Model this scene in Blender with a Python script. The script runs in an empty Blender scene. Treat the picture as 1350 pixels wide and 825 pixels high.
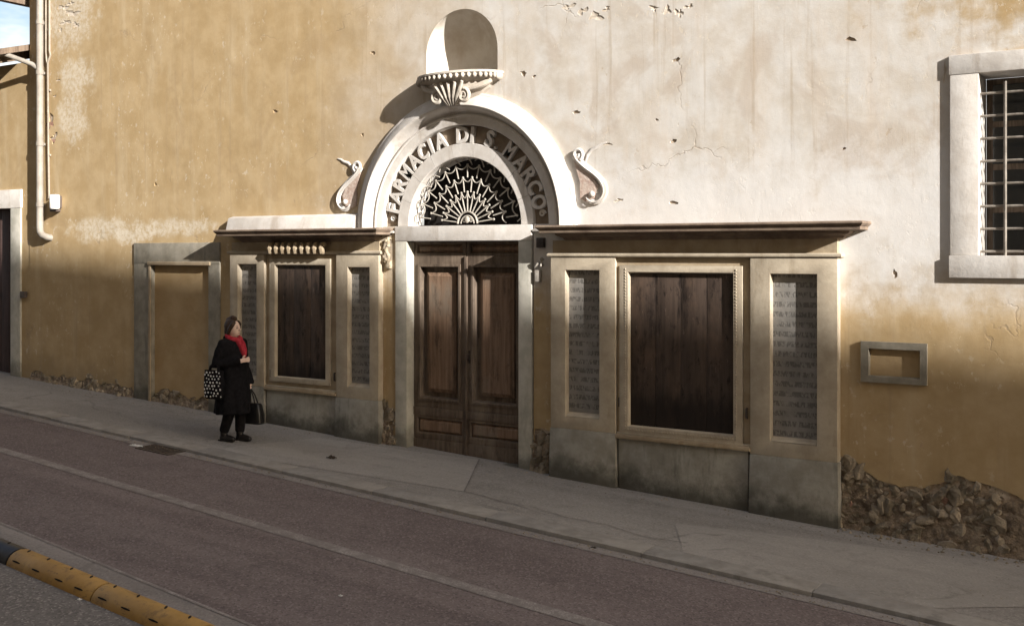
import bpy, bmesh, math, random
from mathutils import Vector, Matrix, noise as mnoise
from mathutils.geometry import delaunay_2d_cdt
R = math.radians
random.seed(7)
scn = bpy.context.scene
COL = scn.collection

# ------------------------------------------------------------------ camera
F, PHI, D, ZC, HV, U0 = 1421.0, R(32), 11.16, 2.57, 333.0, 675.0
SN, CS = math.sin(PHI), math.cos(PHI)
cam_d = bpy.data.cameras.new('camera'); cam = bpy.data.objects.new('camera', cam_d); COL.objects.link(cam)
cam.location = (0, -D, ZC); cam.rotation_euler = (R(90), 0, PHI)
cam_d.sensor_width = 36; cam_d.lens = 36 * F / 1350; cam_d.shift_y = (HV - 412.5) / 1350
cam_d.clip_start = 0.1; cam_d.clip_end = 3000
scn.camera = cam

# ------------------------------------------------------------------ light
SUN = Vector((-3.0, 1.0, -1.2)).normalized()          # direction the light travels
EL = math.asin(-SUN.z)
world = bpy.data.worlds.new('World'); scn.world = world; world.use_nodes = True
wn = world.node_tree; wn.nodes.clear()
sky = wn.nodes.new('ShaderNodeTexSky'); sky.sky_type = 'NISHITA'; sky.sun_disc = False
sky.sun_elevation = EL; sky.sun_rotation = math.atan2(-SUN.x, -SUN.y)
sky.air_density = 1.0; sky.dust_density = 3.5; sky.ozone_density = 0.8
bg = wn.nodes.new('ShaderNodeBackground'); bg.inputs[1].default_value = 0.087
wo = wn.nodes.new('ShaderNodeOutputWorld')
tc = wn.nodes.new('ShaderNodeTexCoord'); mp = wn.nodes.new('ShaderNodeMapping'); mp.inputs['Scale'].default_value = (1, 1, 2.6); mp.inputs['Location'].default_value = (1.3, 0.7, 0.0)
cn = wn.nodes.new('ShaderNodeTexNoise'); cn.inputs['Scale'].default_value = 1.7; cn.inputs['Detail'].default_value = 7; cn.inputs['Roughness'].default_value = 0.6
cr = wn.nodes.new('ShaderNodeMapRange'); cr.interpolation_type = 'SMOOTHSTEP'; cr.inputs['From Min'].default_value = 0.47; cr.inputs['From Max'].default_value = 0.62; cr.inputs['To Max'].default_value = 0.9
cm = wn.nodes.new('ShaderNodeMix'); cm.data_type = 'RGBA'; cm.inputs[7].default_value = (7.6, 7.4, 7.2, 1)
wn.links.new(tc.outputs['Generated'], mp.inputs[0]); wn.links.new(mp.outputs[0], cn.inputs['Vector']); wn.links.new(cn.outputs['Fac'], cr.inputs['Value'])
wn.links.new(cr.outputs['Result'], cm.inputs[0]); wn.links.new(sky.outputs[0], cm.inputs[6]); wn.links.new(cm.outputs[2], bg.inputs[0]); wn.links.new(bg.outputs[0], wo.inputs[0])
sd = bpy.data.lights.new('sun', 'SUN'); sd.energy = 5.0; sd.angle = R(0.53); sd.color = (1.0, 0.95, 0.885)
so = bpy.data.objects.new('sun', sd); COL.objects.link(so); so.location = (20, -9, 12)
so.rotation_euler = SUN.to_track_quat('-Z', 'Y').to_euler()
vs = scn.view_settings
vs.view_transform = 'Standard'; vs.look = 'None'; vs.exposure = 1.2; vs.gamma = 1.0; vs.use_curve_mapping = False
scn.cycles.use_denoising = True

# ------------------------------------------------------------------ pixel -> place
def ray(u):
    a = (u - U0) / F
    return -SN + a * CS, CS + a * SN
def fx(u, Y=0.0):
    dx, dy = ray(u); return (D + Y) / dy * dx
def fz(u, v, Y=0.0):
    dx, dy = ray(u); return ZC + (D + Y) / dy * (HV - v) / F
GS, GX = -0.049, -7.68
def gz(x, y=0): return GS * (x - GX)
def gp(u, v, off=0.0):
    dx, dy = ray(u); w = (HV - v) / F
    t = (ZC - off + GS * GX) / (GS * dx - w)
    x = t * dx; return Vector((x, -D + t * dy, gz(x) + off))

# ------------------------------------------------------------------ materials
def N(nt, t, **kw):
    n = nt.nodes.new(t)
    for k, v in kw.items():
        if k.startswith('i_'):
            key = k[2:]
            key = int(key) if key.isdigit() else key.replace('_', ' ')
            n.inputs[key].default_value = v
        else: setattr(n, k, v)
    return n
class M:
    """small helper round a principled material with world-space coordinates"""
    def __init__(s, name, rough=0.85, spec=0.25, metal=0.0):
        s.m = bpy.data.materials.new(name); s.m.use_nodes = True; s.nt = s.m.node_tree
        s.b = s.nt.nodes['Principled BSDF']
        s.b.inputs['Roughness'].default_value = rough; s.b.inputs['Specular IOR Level'].default_value = spec
        s.b.inputs['Metallic'].default_value = metal
        s.geo = N(s.nt, 'ShaderNodeNewGeometry'); s.pos = s.geo.outputs['Position']
        s.sep = None; s.bumps = []
    def L(s, a, b): s.nt.links.new(a, b)
    def xyz(s):
        if not s.sep: s.sep = N(s.nt, 'ShaderNodeSeparateXYZ'); s.L(s.pos, s.sep.inputs[0])
        return s.sep.outputs
    def map(s, scale):
        n = N(s.nt, 'ShaderNodeMapping'); n.inputs['Scale'].default_value = scale; s.L(s.pos, n.inputs[0]); return n.outputs[0]
    def noise(s, scale, detail=4, rough=0.55, stretch=None, dist=0.0, vec=None):
        n = N(s.nt, 'ShaderNodeTexNoise'); n.inputs['Scale'].default_value = scale
        n.inputs['Detail'].default_value = detail; n.inputs['Roughness'].default_value = rough; n.inputs['Distortion'].default_value = dist
        s.L(vec if vec else (s.map(stretch) if stretch else s.pos), n.inputs['Vector']); return n.outputs['Fac']
    def ramp(s, f, a, b, lo=0.0, hi=1.0):
        n = N(s.nt, 'ShaderNodeMapRange'); n.interpolation_type = 'SMOOTHSTEP'
        s.L(f, n.inputs['Value'])
        for k, v in (('From Min', a), ('From Max', b), ('To Min', lo), ('To Max', hi)): n.inputs[k].default_value = v
        return n.outputs['Result']
    def math(s, op, a, b=None, c=None):
        n = N(s.nt, 'ShaderNodeMath', operation=op)
        for i, v in enumerate((a, b, c)):
            if v is None: continue
            if isinstance(v, (int, float)): n.inputs[i].default_value = v
            else: s.L(v, n.inputs[i])
        return n.outputs[0]
    def mix(s, f, a, b, mode='MIX'):
        n = N(s.nt, 'ShaderNodeMix', data_type='RGBA', blend_type=mode)
        for i, v in ((0, f), (6, a), (7, b)):
            if isinstance(v, (int, float)): n.inputs[i].default_value = v
            elif isinstance(v, tuple): n.inputs[i].default_value = (*v[:3], 1)
            else: s.L(v, n.inputs[i])
        return n.outputs[2]
    def blob(s, x, z, rx, rz, wob=None, soft=0.6):
        o = s.xyz()
        dx = s.math('MULTIPLY', s.math('SUBTRACT', o[0], x), 1 / rx); dz = s.math('MULTIPLY', s.math('SUBTRACT', o[2], z), 1 / rz)
        d = s.math('SQRT', s.math('ADD', s.math('MULTIPLY', dx, dx), s.math('MULTIPLY', dz, dz)))
        if wob is not None: d = s.math('ADD', d, s.math('MULTIPLY', s.math('SUBTRACT', wob, 0.5), 3.2))
        return s.ramp(d, 1.0 + soft / 2, 1.0 - soft / 2)
    def color(s, c):
        if isinstance(c, tuple): s.b.inputs['Base Color'].default_value = (*c, 1)
        else: s.L(c, s.b.inputs['Base Color'])
        return s
    def bump(s, f, strength=0.3, dist=0.01):
        n = N(s.nt, 'ShaderNodeBump'); n.inputs['Strength'].default_value = strength; n.inputs['Distance'].default_value = dist
        s.L(f, n.inputs['Height'])
        if s.bumps: s.L(s.bumps[-1], n.inputs['Normal'])
        s.bumps.append(n.outputs[0]); s.L(n.outputs[0], s.b.inputs['Normal']); return s
    def rough(s, f): s.L(f, s.b.inputs['Roughness']); return s

MT = {}
def simple(name, c1, c2, scale=6, rough=0.85, bump=0.25, bscale=40, bdist=0.006, spec=0.25, stretch=None, metal=0.0, lo=0.35, hi=0.65):
    m = M(name, rough, spec, metal)
    m.color(m.mix(m.ramp(m.noise(scale, 6, 0.62, stretch), lo, hi), c1, c2))
    if bump: m.bump(m.noise(bscale, 5, 0.6), bump, bdist)
    MT[name] = m.m; return m.m

def plaster():
    m = M('ochre_plaster', 0.93, 0.12)
    o = m.xyz()
    big = m.noise(0.55, 5, 0.6); mid = m.noise(2.3, 6, 0.65); fine = m.noise(14, 6, 0.7)
    streak = m.noise(1.0, 5, 0.65, (3.2, 3.2, 0.45)); cloud = m.noise(1.1, 4, 0.55, (1, 1, 1), 1.2)
    # old ochre limewash
    och = m.mix(m.ramp(mid, 0.36, 0.66), (0.395, 0.285, 0.152), (0.465, 0.35, 0.205))
    och = m.mix(m.ramp(streak, 0.5, 0.74, 0, 0.55), och, (0.515, 0.42, 0.285))
    och = m.mix(m.ramp(cloud, 0.58, 0.70, 0, 0.4), och, (0.345, 0.245, 0.135))
    # same limewash with brighter exposure painted in, above the right-hand shop front
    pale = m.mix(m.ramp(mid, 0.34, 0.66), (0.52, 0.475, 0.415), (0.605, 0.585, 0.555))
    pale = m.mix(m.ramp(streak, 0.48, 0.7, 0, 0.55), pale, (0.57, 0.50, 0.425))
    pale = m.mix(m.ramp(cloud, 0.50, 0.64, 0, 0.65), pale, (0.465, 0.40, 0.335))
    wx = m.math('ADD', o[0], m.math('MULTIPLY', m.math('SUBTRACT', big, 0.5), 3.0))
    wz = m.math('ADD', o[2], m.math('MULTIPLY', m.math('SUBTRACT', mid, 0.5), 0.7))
    bright_mask = m.math('MULTIPLY', m.ramp(wx, -10.2, -7.4), m.ramp(wz, 1.75, 2.55))
    bright_mask = m.math('MULTIPLY', bright_mask, m.math('SUBTRACT', 1.0, m.blob(-0.9, 5.6, 1.2, 0.9, mid, 1.1)))
    c = m.mix(bright_mask, och, pale)
    # flaked limewash: crisp little losses, run-off streaks and hairline cracks
    fl = m.math('MULTIPLY', m.ramp(m.noise(11, 8, 0.7, (1, 1, 0.75)), 0.585, 0.60), m.ramp(m.noise(0.9, 4, 0.6), 0.46, 0.58, 0, 0.55))
    c = m.mix(fl, c, (0.60, 0.53, 0.43))
    fl2 = m.math('MULTIPLY', m.ramp(m.noise(6.5, 8, 0.72, (1.2, 1.2, 0.8)), 0.61, 0.625), m.ramp(m.noise(1.3, 4, 0.6), 0.50, 0.6, 0, 0.5))
    c = m.mix(fl2, c, (0.40, 0.30, 0.20))
    run = m.ramp(m.noise(1.0, 6, 0.65, (9, 9, 0.32)), 0.56, 0.68, 0, 0.32)
    c = m.mix(run, c, (0.33, 0.245, 0.155))
    vc = N(m.nt, 'ShaderNodeTexVoronoi', feature='DISTANCE_TO_EDGE'); vc.inputs['Scale'].default_value = 0.8
    wv = N(m.nt, 'ShaderNodeTexNoise'); wv.inputs['Scale'].default_value = 3.0; wv.inputs['Detail'].default_value = 7; m.L(m.pos, wv.inputs['Vector'])
    mx = N(m.nt, 'ShaderNodeMix', data_type='VECTOR'); mx.inputs[0].default_value = 0.35
    m.L(m.pos, mx.inputs[4]); m.L(wv.outputs['Color'], mx.inputs[5]); m.L(mx.outputs[1], vc.inputs['Vector'])
    ck = m.math('MULTIPLY', m.ramp(vc.outputs['Distance'], 0.006, 0.001), m.ramp(m.noise(0.7, 3), 0.53, 0.63, 0, 0.5))
    c = m.mix(ck, c, (0.30, 0.23, 0.16))
    # lime bloom near the pipe and over the bricked doorway
    wh = m.noise(3.2, 6, 0.7)
    for (u, v, rx, rz) in ((92, 20, 0.55, 0.5), (100, 100, 0.42, 0.3), (95, 155, 0.35, 0.35), (135, 302, 0.75, 0.17), (225, 300, 0.8, 0.12), (175, 312, 0.4, 0.1)):
        c = m.mix(m.math('MULTIPLY', m.blob(fx(u), fz(u, v), rx, rz, wh, 0.9), m.ramp(fine, 0.32, 0.62, 0.1, 0.85)), c, (0.62, 0.56, 0.46))
    # overexposed white painted into the colour above the right cornice
    c = m.mix(m.math('MULTIPLY', m.blob(fx(985), fz(985, 292), 3.7, 0.62, wh, 1.2), 0.75), c, (0.68, 0.67, 0.66))
    # grime rising from the ground
    hgt = m.math('SUBTRACT', o[2], m.math('MULTIPLY', m.math('SUBTRACT', o[0], GX), GS))
    gr = m.math('MULTIPLY', m.ramp(m.math('ADD', hgt, m.math('MULTIPLY', m.math('SUBTRACT', wh, 0.5), 0.9)), 0.6, 0.05), 0.5)
    c = m.mix(gr, c, (0.25, 0.19, 0.12))
    c = m.mix(m.ramp(m.noise(38, 4, 0.7), 0.62, 0.74, 0, 0.3), c, (0.30, 0.2, 0.1))
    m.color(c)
    m.bump(m.math('SUBTRACT', 0.0, m.math('ADD', m.math('ADD', fl, fl2), m.math('MULTIPLY', ck, 2.0))), 0.5, 0.004)
    m.bump(m.noise(3.0, 8, 0.62, (1, 1, 0.8)), 0.22, 0.03).bump(m.noise(1.0, 3, 0.5), 0.2, 0.07).bump(m.noise(75, 4, 0.65), 0.22, 0.005)
    MT['plaster'] = m.m
plaster()
simple('masonry', (0.30, 0.225, 0.155), (0.52, 0.44, 0.35), 7, 0.95, 0.8, 18, 0.04)
simple('fill_plaster', (0.37, 0.262, 0.14), (0.43, 0.318, 0.185), 2.6, 0.93, 0.35, 9, 0.02, 0.12)
simple('rubble', (0.15, 0.125, 0.09), (0.34, 0.285, 0.215), 5, 0.95, 0.8, 26, 0.03)
simple('rubble_dust', (0.13, 0.1, 0.075), (0.3, 0.235, 0.17), 9, 0.97, 1.0, 22, 0.04)
simple('brick_red', (0.24, 0.13, 0.095), (0.36, 0.235, 0.18), 9, 0.92, 0.5, 50, 0.01)
def stone(name, a, b, stain, k=0.5, grime=0.0):
    m = M(name, 0.85, 0.2)
    c = m.mix(m.ramp(m.noise(4, 7, 0.65), 0.33, 0.67), a, b)
    c = m.mix(m.ramp(m.noise(1.6, 6, 0.7, (2.5, 2.5, 0.5)), 0.52, 0.72, 0, k), c, stain)
    c = m.mix(m.ramp(m.noise(45, 4, 0.7), 0.58, 0.75, 0, 0.4), c, stain)
    if grime:
        o = m.xyz(); h = m.math('SUBTRACT', o[2], m.math('MULTIPLY', m.math('SUBTRACT', o[0], GX), GS))
        h = m.math('ADD', h, m.math('MULTIPLY', m.math('SUBTRACT', m.noise(4, 6, 0.7), 0.5), 0.5))
        c = m.mix(m.ramp(h, 0.32, 0.02, 0, grime), c, tuple(x * 0.4 for x in stain))
    m.color(c); m.bump(m.noise(9, 6, 0.65), 0.3, 0.015).bump(m.noise(80, 4, 0.6), 0.25, 0.004)
    MT[name] = m.m
stone('white_stone', (0.53, 0.495, 0.455), (0.63, 0.605, 0.575), (0.34, 0.28, 0.22), 0.6)
stone('band_stone', (0.20, 0.155, 0.115), (0.29, 0.235, 0.18), (0.13, 0.1, 0.075), 0.5)
stone('jamb_stone', (0.40, 0.385, 0.33), (0.54, 0.52, 0.46), (0.24, 0.23, 0.19), 0.6, 0.6)
stone('grey_stone', (0.21, 0.19, 0.15), (0.31, 0.285, 0.235), (0.15, 0.145, 0.125), 0.75, 0.6)
stone('plinth_stone', (0.25, 0.235, 0.20), (0.36, 0.345, 0.305), (0.13, 0.125, 0.105), 0.85, 0.75)
stone('shop_cream', (0.37, 0.315, 0.24), (0.47, 0.41, 0.32), (0.24, 0.19, 0.13), 0.6)
stone('shop_buff', (0.31, 0.24, 0.16), (0.40, 0.33, 0.235), (0.25, 0.18, 0.11), 0.6)
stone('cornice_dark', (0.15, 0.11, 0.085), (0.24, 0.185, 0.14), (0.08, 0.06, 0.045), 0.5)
stone('carved_stone', (0.36, 0.315, 0.265), (0.55, 0.505, 0.445), (0.09, 0.075, 0.06), 0.95)
stone('kerb_stone', (0.225, 0.21, 0.195), (0.31, 0.295, 0.275), (0.15, 0.14, 0.13), 0.6)
simple('pink_stucco', (0.42, 0.31, 0.26), (0.55, 0.47, 0.41), 26, 0.9, 0.5, 40, 0.012)
def tablet():
    m = M('tablet_stone', 0.7, 0.3); o = m.xyz()
    base = m.mix(m.ramp(m.noise(3, 6, 0.65), 0.35, 0.65), (0.205, 0.195, 0.18), (0.29, 0.275, 0.255))
    row = m.math('FRACT', m.math('MULTIPLY', o[2], 1 / 0.104))
    rm = m.math('MULTIPLY', m.ramp(row, 0.16, 0.24), m.ramp(row, 0.78, 0.70))
    ink = m.ramp(m.noise(1.0, 3, 0.6, (60, 44, 22)), 0.44, 0.54)
    line = m.ramp(m.noise(1.0, 1, 0.5, (5.5, 1, 4.1)), 0.30, 0.40)
    k = m.math('MULTIPLY', m.math('MULTIPLY', rm, ink), m.math('MULTIPLY', line, 0.62))
    m.color(m.mix(k, base, (0.075, 0.07, 0.065)))
    m.bump(m.noise(30, 5, 0.6), 0.2, 0.006).bump(m.math('SUBTRACT', 1.0, k), 0.35, 0.006)
    MT['tablet'] = m.m
tablet()
def wood(name, a, b, c3, dark, k=0.7, rough=0.6, lowz=None, scuff=0.3):
    m = M(name, rough, 0.3)
    g = m.noise(1.0, 6, 0.65, (26, 26, 1.1)); p = m.noise(1.5, 5, 0.6, (1.6, 1.6, 0.8))
    c = m.mix(m.ramp(g, 0.33, 0.66), a, b)
    c = m.mix(m.ramp(p, 0.48, 0.66, 0, 0.75), c, c3)
    c = m.mix(m.ramp(m.noise(2.2, 6, 0.7, (3, 3, 0.7)), 0.5, 0.7, 0, k), c, dark)
    c = m.mix(m.ramp(m.noise(7, 8, 0.75, (1.6, 1.6, .7)), 0.55, 0.66, 0, scuff + .2), c, dark)
    c = m.mix(m.ramp(m.noise(9, 7, 0.75, (2.2, 2.2, .5)), 0.61, 0.67, 0, scuff), c, tuple(min(1, x * 2.2 + .02) for x in b))
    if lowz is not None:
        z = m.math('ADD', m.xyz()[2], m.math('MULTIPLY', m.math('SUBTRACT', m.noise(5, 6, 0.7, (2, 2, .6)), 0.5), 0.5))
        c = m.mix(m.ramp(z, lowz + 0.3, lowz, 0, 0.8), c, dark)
    m.color(c); m.bump(m.noise(1.0, 5, 0.6, (60, 60, 2.2)), 0.35, 0.006).bump(g, 0.3, 0.006)
    MT[name] = m.m
wood('door_wood', (0.095, 0.07, 0.052), (0.155, 0.118, 0.089), (0.21, 0.165, 0.125), (0.04, 0.028, 0.022))
wood('door_panel', (0.15, 0.093, 0.06), (0.25, 0.165, 0.112), (0.20, 0.165, 0.13), (0.055, 0.038, 0.028), 0.85)
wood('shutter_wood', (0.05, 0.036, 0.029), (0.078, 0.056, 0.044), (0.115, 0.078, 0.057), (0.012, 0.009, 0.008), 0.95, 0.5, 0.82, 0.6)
wood('old_door', (0.05, 0.03, 0.026), (0.075, 0.045, 0.04), (0.08, 0.05, 0.045), (0.03, 0.018, 0.016))
wood('rafter_wood', (0.12, 0.085, 0.06), (0.2, 0.15, 0.11), (0.22, 0.17, 0.13), (0.06, 0.04, 0.03))
def asphalt(name, a, b, spk, crack=0.3, speck=0.35):
    m = M(name, 0.9, 0.25)
    c = m.mix(m.ramp(m.noise(1.0, 6, 0.6, (0.25, 1.4, 1)), 0.35, 0.68), a, b)
    c = m.mix(m.ramp(m.noise(3.4, 7, 0.7), 0.5, 0.72, 0, 0.5), c, tuple(x * 0.72 for x in a))
    c = m.mix(m.ramp(m.noise(0.6, 5, 0.6, (0.12, 2.6, 1)), 0.52, 0.66, 0, 0.45), c, tuple(x * 1.25 for x in b))
    c = m.mix(m.ramp(m.noise(1.3, 7, 0.72), 0.58, 0.64, 0, 0.3), c, tuple(x * 0.62 for x in a))
    c = m.mix(m.ramp(m.noise(24, 4, 0.75), 0.56, 0.72, 0, 0.45), c, tuple(x * 1.35 for x in b))
    v = N(m.nt, 'ShaderNodeTexVoronoi'); v.inputs['Scale'].default_value = 62; m.L(m.pos, v.inputs['Vector'])
    sepc = N(m.nt, 'ShaderNodeSeparateColor'); m.L(v.outputs['Color'], sepc.inputs[0])
    c = m.mix(m.ramp(sepc.outputs[0], 0.70, 0.98, 0, speck), c, spk)
    c = m.mix(m.ramp(sepc.outputs[1], 0.74, 0.96, 0, speck), c, tuple(x * 0.45 for x in a))
    v2 = N(m.nt, 'ShaderNodeTexVoronoi', feature='DISTANCE_TO_EDGE'); v2.inputs['Scale'].default_value = 0.55
    wv = N(m.nt, 'ShaderNodeTexNoise'); wv.inputs['Scale'].default_value = 2.0; wv.inputs['Detail'].default_value = 6; m.L(m.pos, wv.inputs['Vector'])
    mx = N(m.nt, 'ShaderNodeMix', data_type='VECTOR'); mx.inputs[0].default_value = 0.3
    m.L(m.pos, mx.inputs[4]); m.L(wv.outputs['Color'], mx.inputs[5]); m.L(mx.outputs[1], v2.inputs['Vector'])
    ck = m.math('MULTIPLY', m.ramp(v2.outputs['Distance'], 0.011, 0.002), m.ramp(m.noise(0.8, 3), 0.48, 0.6, 0, crack))
    c = m.mix(ck, c, tuple(x * 0.35 for x in a))
    m.color(c); m.bump(v.outputs['Distance'], 0.5, 0.005).bump(m.noise(2.5, 4), 0.25, 0.03)
    MT[name] = m.m
asphalt('road_asphalt', (0.135, 0.109, 0.107), (0.168, 0.139, 0.136), (0.29, 0.25, 0.245), 0.12, 0.5)
asphalt('lane_asphalt', (0.143, 0.132, 0.126), (0.195, 0.18, 0.17), (0.405, 0.375, 0.352), 0.2, 0.5)
asphalt('walk_asphalt', (0.221, 0.207, 0.194), (0.289, 0.272, 0.255), (0.425, 0.399, 0.374), 0.3, 0.3)
asphalt('walk_asphalt_new', (0.268, 0.252, 0.235), (0.336, 0.316, 0.296), (0.412, 0.396, 0.371), 0.5, 0.2)
asphalt('gutter_asphalt', (0.196, 0.178, 0.171), (0.25, 0.23, 0.218), (0.338, 0.317, 0.304), 0.5, 0.3)
def paint():
    m = M('worn_paint', 0.8, 0.3)
    w = m.ramp(m.noise(7, 7, 0.75), 0.40, 0.62); f = m.ramp(m.noise(60, 4, 0.7), 0.38, 0.62)
    m.color(m.mix(m.math('MULTIPLY', w, f), (0.185, 0.165, 0.157), (0.34, 0.315, 0.30)))
    m.bump(m.noise(95, 3), 0.4, 0.004); MT['paint'] = m.m
paint()
ym = M('yellow_plastic', 0.6, 0.35)
yc = ym.mix(ym.ramp(ym.noise(3, 6, 0.6), 0.3, 0.7), (0.33, 0.185, 0.042), (0.44, 0.265, 0.08))
yc = ym.mix(ym.ramp(ym.noise(9, 8, 0.72), 0.5, 0.68, 0, 0.6), yc, (0.16, 0.10, 0.045))
yc = ym.mix(ym.ramp(ym.noise(1.0, 6, 0.7, (6, 22, 22)), 0.58, 0.66, 0, 0.55), yc, (0.07, 0.05, 0.035))
ym.color(yc); ym.bump(ym.noise(40, 5, 0.6), 0.25, 0.005); MT['yellow_plastic'] = ym.m
simple('black_plastic', (0.012, 0.013, 0.018), (0.03, 0.031, 0.038), 5, 0.45, 0.1, 40, 0.003, 0.4)
simple('slot_dark', (0.012, 0.010, 0.009), (0.02, 0.016, 0.013), 8, 0.9, 0.0)
simple('pipe_paint', (0.23, 0.205, 0.175), (0.30, 0.275, 0.24), 5, 0.6, 0.15, 30, 0.004, 0.3)
simple('cable_grey', (0.26, 0.225, 0.18), (0.34, 0.30, 0.245), 8, 0.7, 0.0)
simple('white_plastic', (0.72, 0.71, 0.68), (0.78, 0.77, 0.75), 6, 0.45, 0.0)
simple('dark_box', (0.07, 0.055, 0.05), (0.11, 0.09, 0.08), 8, 0.6, 0.0)
simple('iron_pale', (0.33, 0.30, 0.26), (0.45, 0.42, 0.37), 18, 0.6, 0.3, 60, 0.004, 0.35)
simple('iron_bar', (0.15, 0.13, 0.11), (0.25, 0.225, 0.195), 14, 0.6, 0.3, 60, 0.004, 0.35)
simple('iron_dark', (0.035, 0.03, 0.027), (0.08, 0.06, 0.05), 14, 0.6, 0.4, 60, 0.005, 0.4)
simple('iron_rust', (0.22, 0.17, 0.11), (0.42, 0.36, 0.27), 16, 0.7, 0.4, 60, 0.006, 0.3)
simple('inside_dark', (0.012, 0.010, 0.009), (0.02, 0.017, 0.015), 3, 0.95, 0.0)
simple('roof_tile', (0.26, 0.13, 0.08), (0.40, 0.24, 0.16), 4, 0.9, 0.4, 20, 0.01)
simple('far_plaster', (0.50, 0.42, 0.30), (0.60, 0.52, 0.40), 1.2, 0.93, 0.2, 8, 0.02)
simple('far_stone', (0.40, 0.38, 0.34), (0.5, 0.48, 0.44), 3, 0.85, 0.2, 20, 0.01)
simple('shutter_green', (0.06, 0.085, 0.06), (0.085, 0.115, 0.08), 4, 0.7, 0.0)
mg = M('window_glass', 0.12, 0.5); mg.color((0.018, 0.02, 0.022)); MT['glass'] = mg.m
simple('casement_wood', (0.10, 0.075, 0.055), (0.17, 0.13, 0.10), 6, 0.7, 0.2, 40, 0.004, stretch=(12, 12, 1))
simple('skin', (0.58, 0.42, 0.35), (0.64, 0.48, 0.41), 14, 0.55, 0.0, spec=0.35)
simple('coat_wool', (0.006, 0.0058, 0.007), (0.011, 0.0105, 0.0125), 22, 0.95, 0.4, 140, 0.003, 0.1)
simple('trouser_cloth', (0.007, 0.0065, 0.0075), (0.012, 0.011, 0.0125), 22, 0.95, 0.3, 140, 0.003, 0.1)
simple('scarf_red', (0.27, 0.018, 0.032), (0.38, 0.038, 0.055), 26, 0.9, 0.5, 90, 0.004, 0.15)
simple('hair_brown', (0.020, 0.011, 0.007), (0.05, 0.027, 0.016), 10, 0.55, 0.5, 60, 0.006, 0.35, stretch=(6, 6, 1))
simple('boot_leather', (0.008, 0.007, 0.007), (0.015, 0.012, 0.012), 12, 0.4, 0.1, 50, 0.003, 0.4)
simple('bag_leather', (0.006, 0.006, 0.0065), (0.012, 0.0115, 0.012), 10, 0.38, 0.15, 50, 0.003, 0.45)
simple('bag_white', (0.62, 0.61, 0.60), (0.72, 0.71, 0.70), 10, 0.8, 0.0)
simple('face_dark', (0.03, 0.018, 0.014), (0.04, 0.025, 0.02), 10, 0.5, 0.0)
simple('lip', (0.38, 0.16, 0.14), (0.42, 0.19, 0.16), 10, 0.5, 0.0)
simple('paper', (0.70, 0.69, 0.66), (0.78, 0.77, 0.75), 20, 0.8, 0.1)
simple('leaf_dark', (0.02, 0.016, 0.012), (0.045, 0.034, 0.024), 20, 0.8, 0.2)

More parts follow.
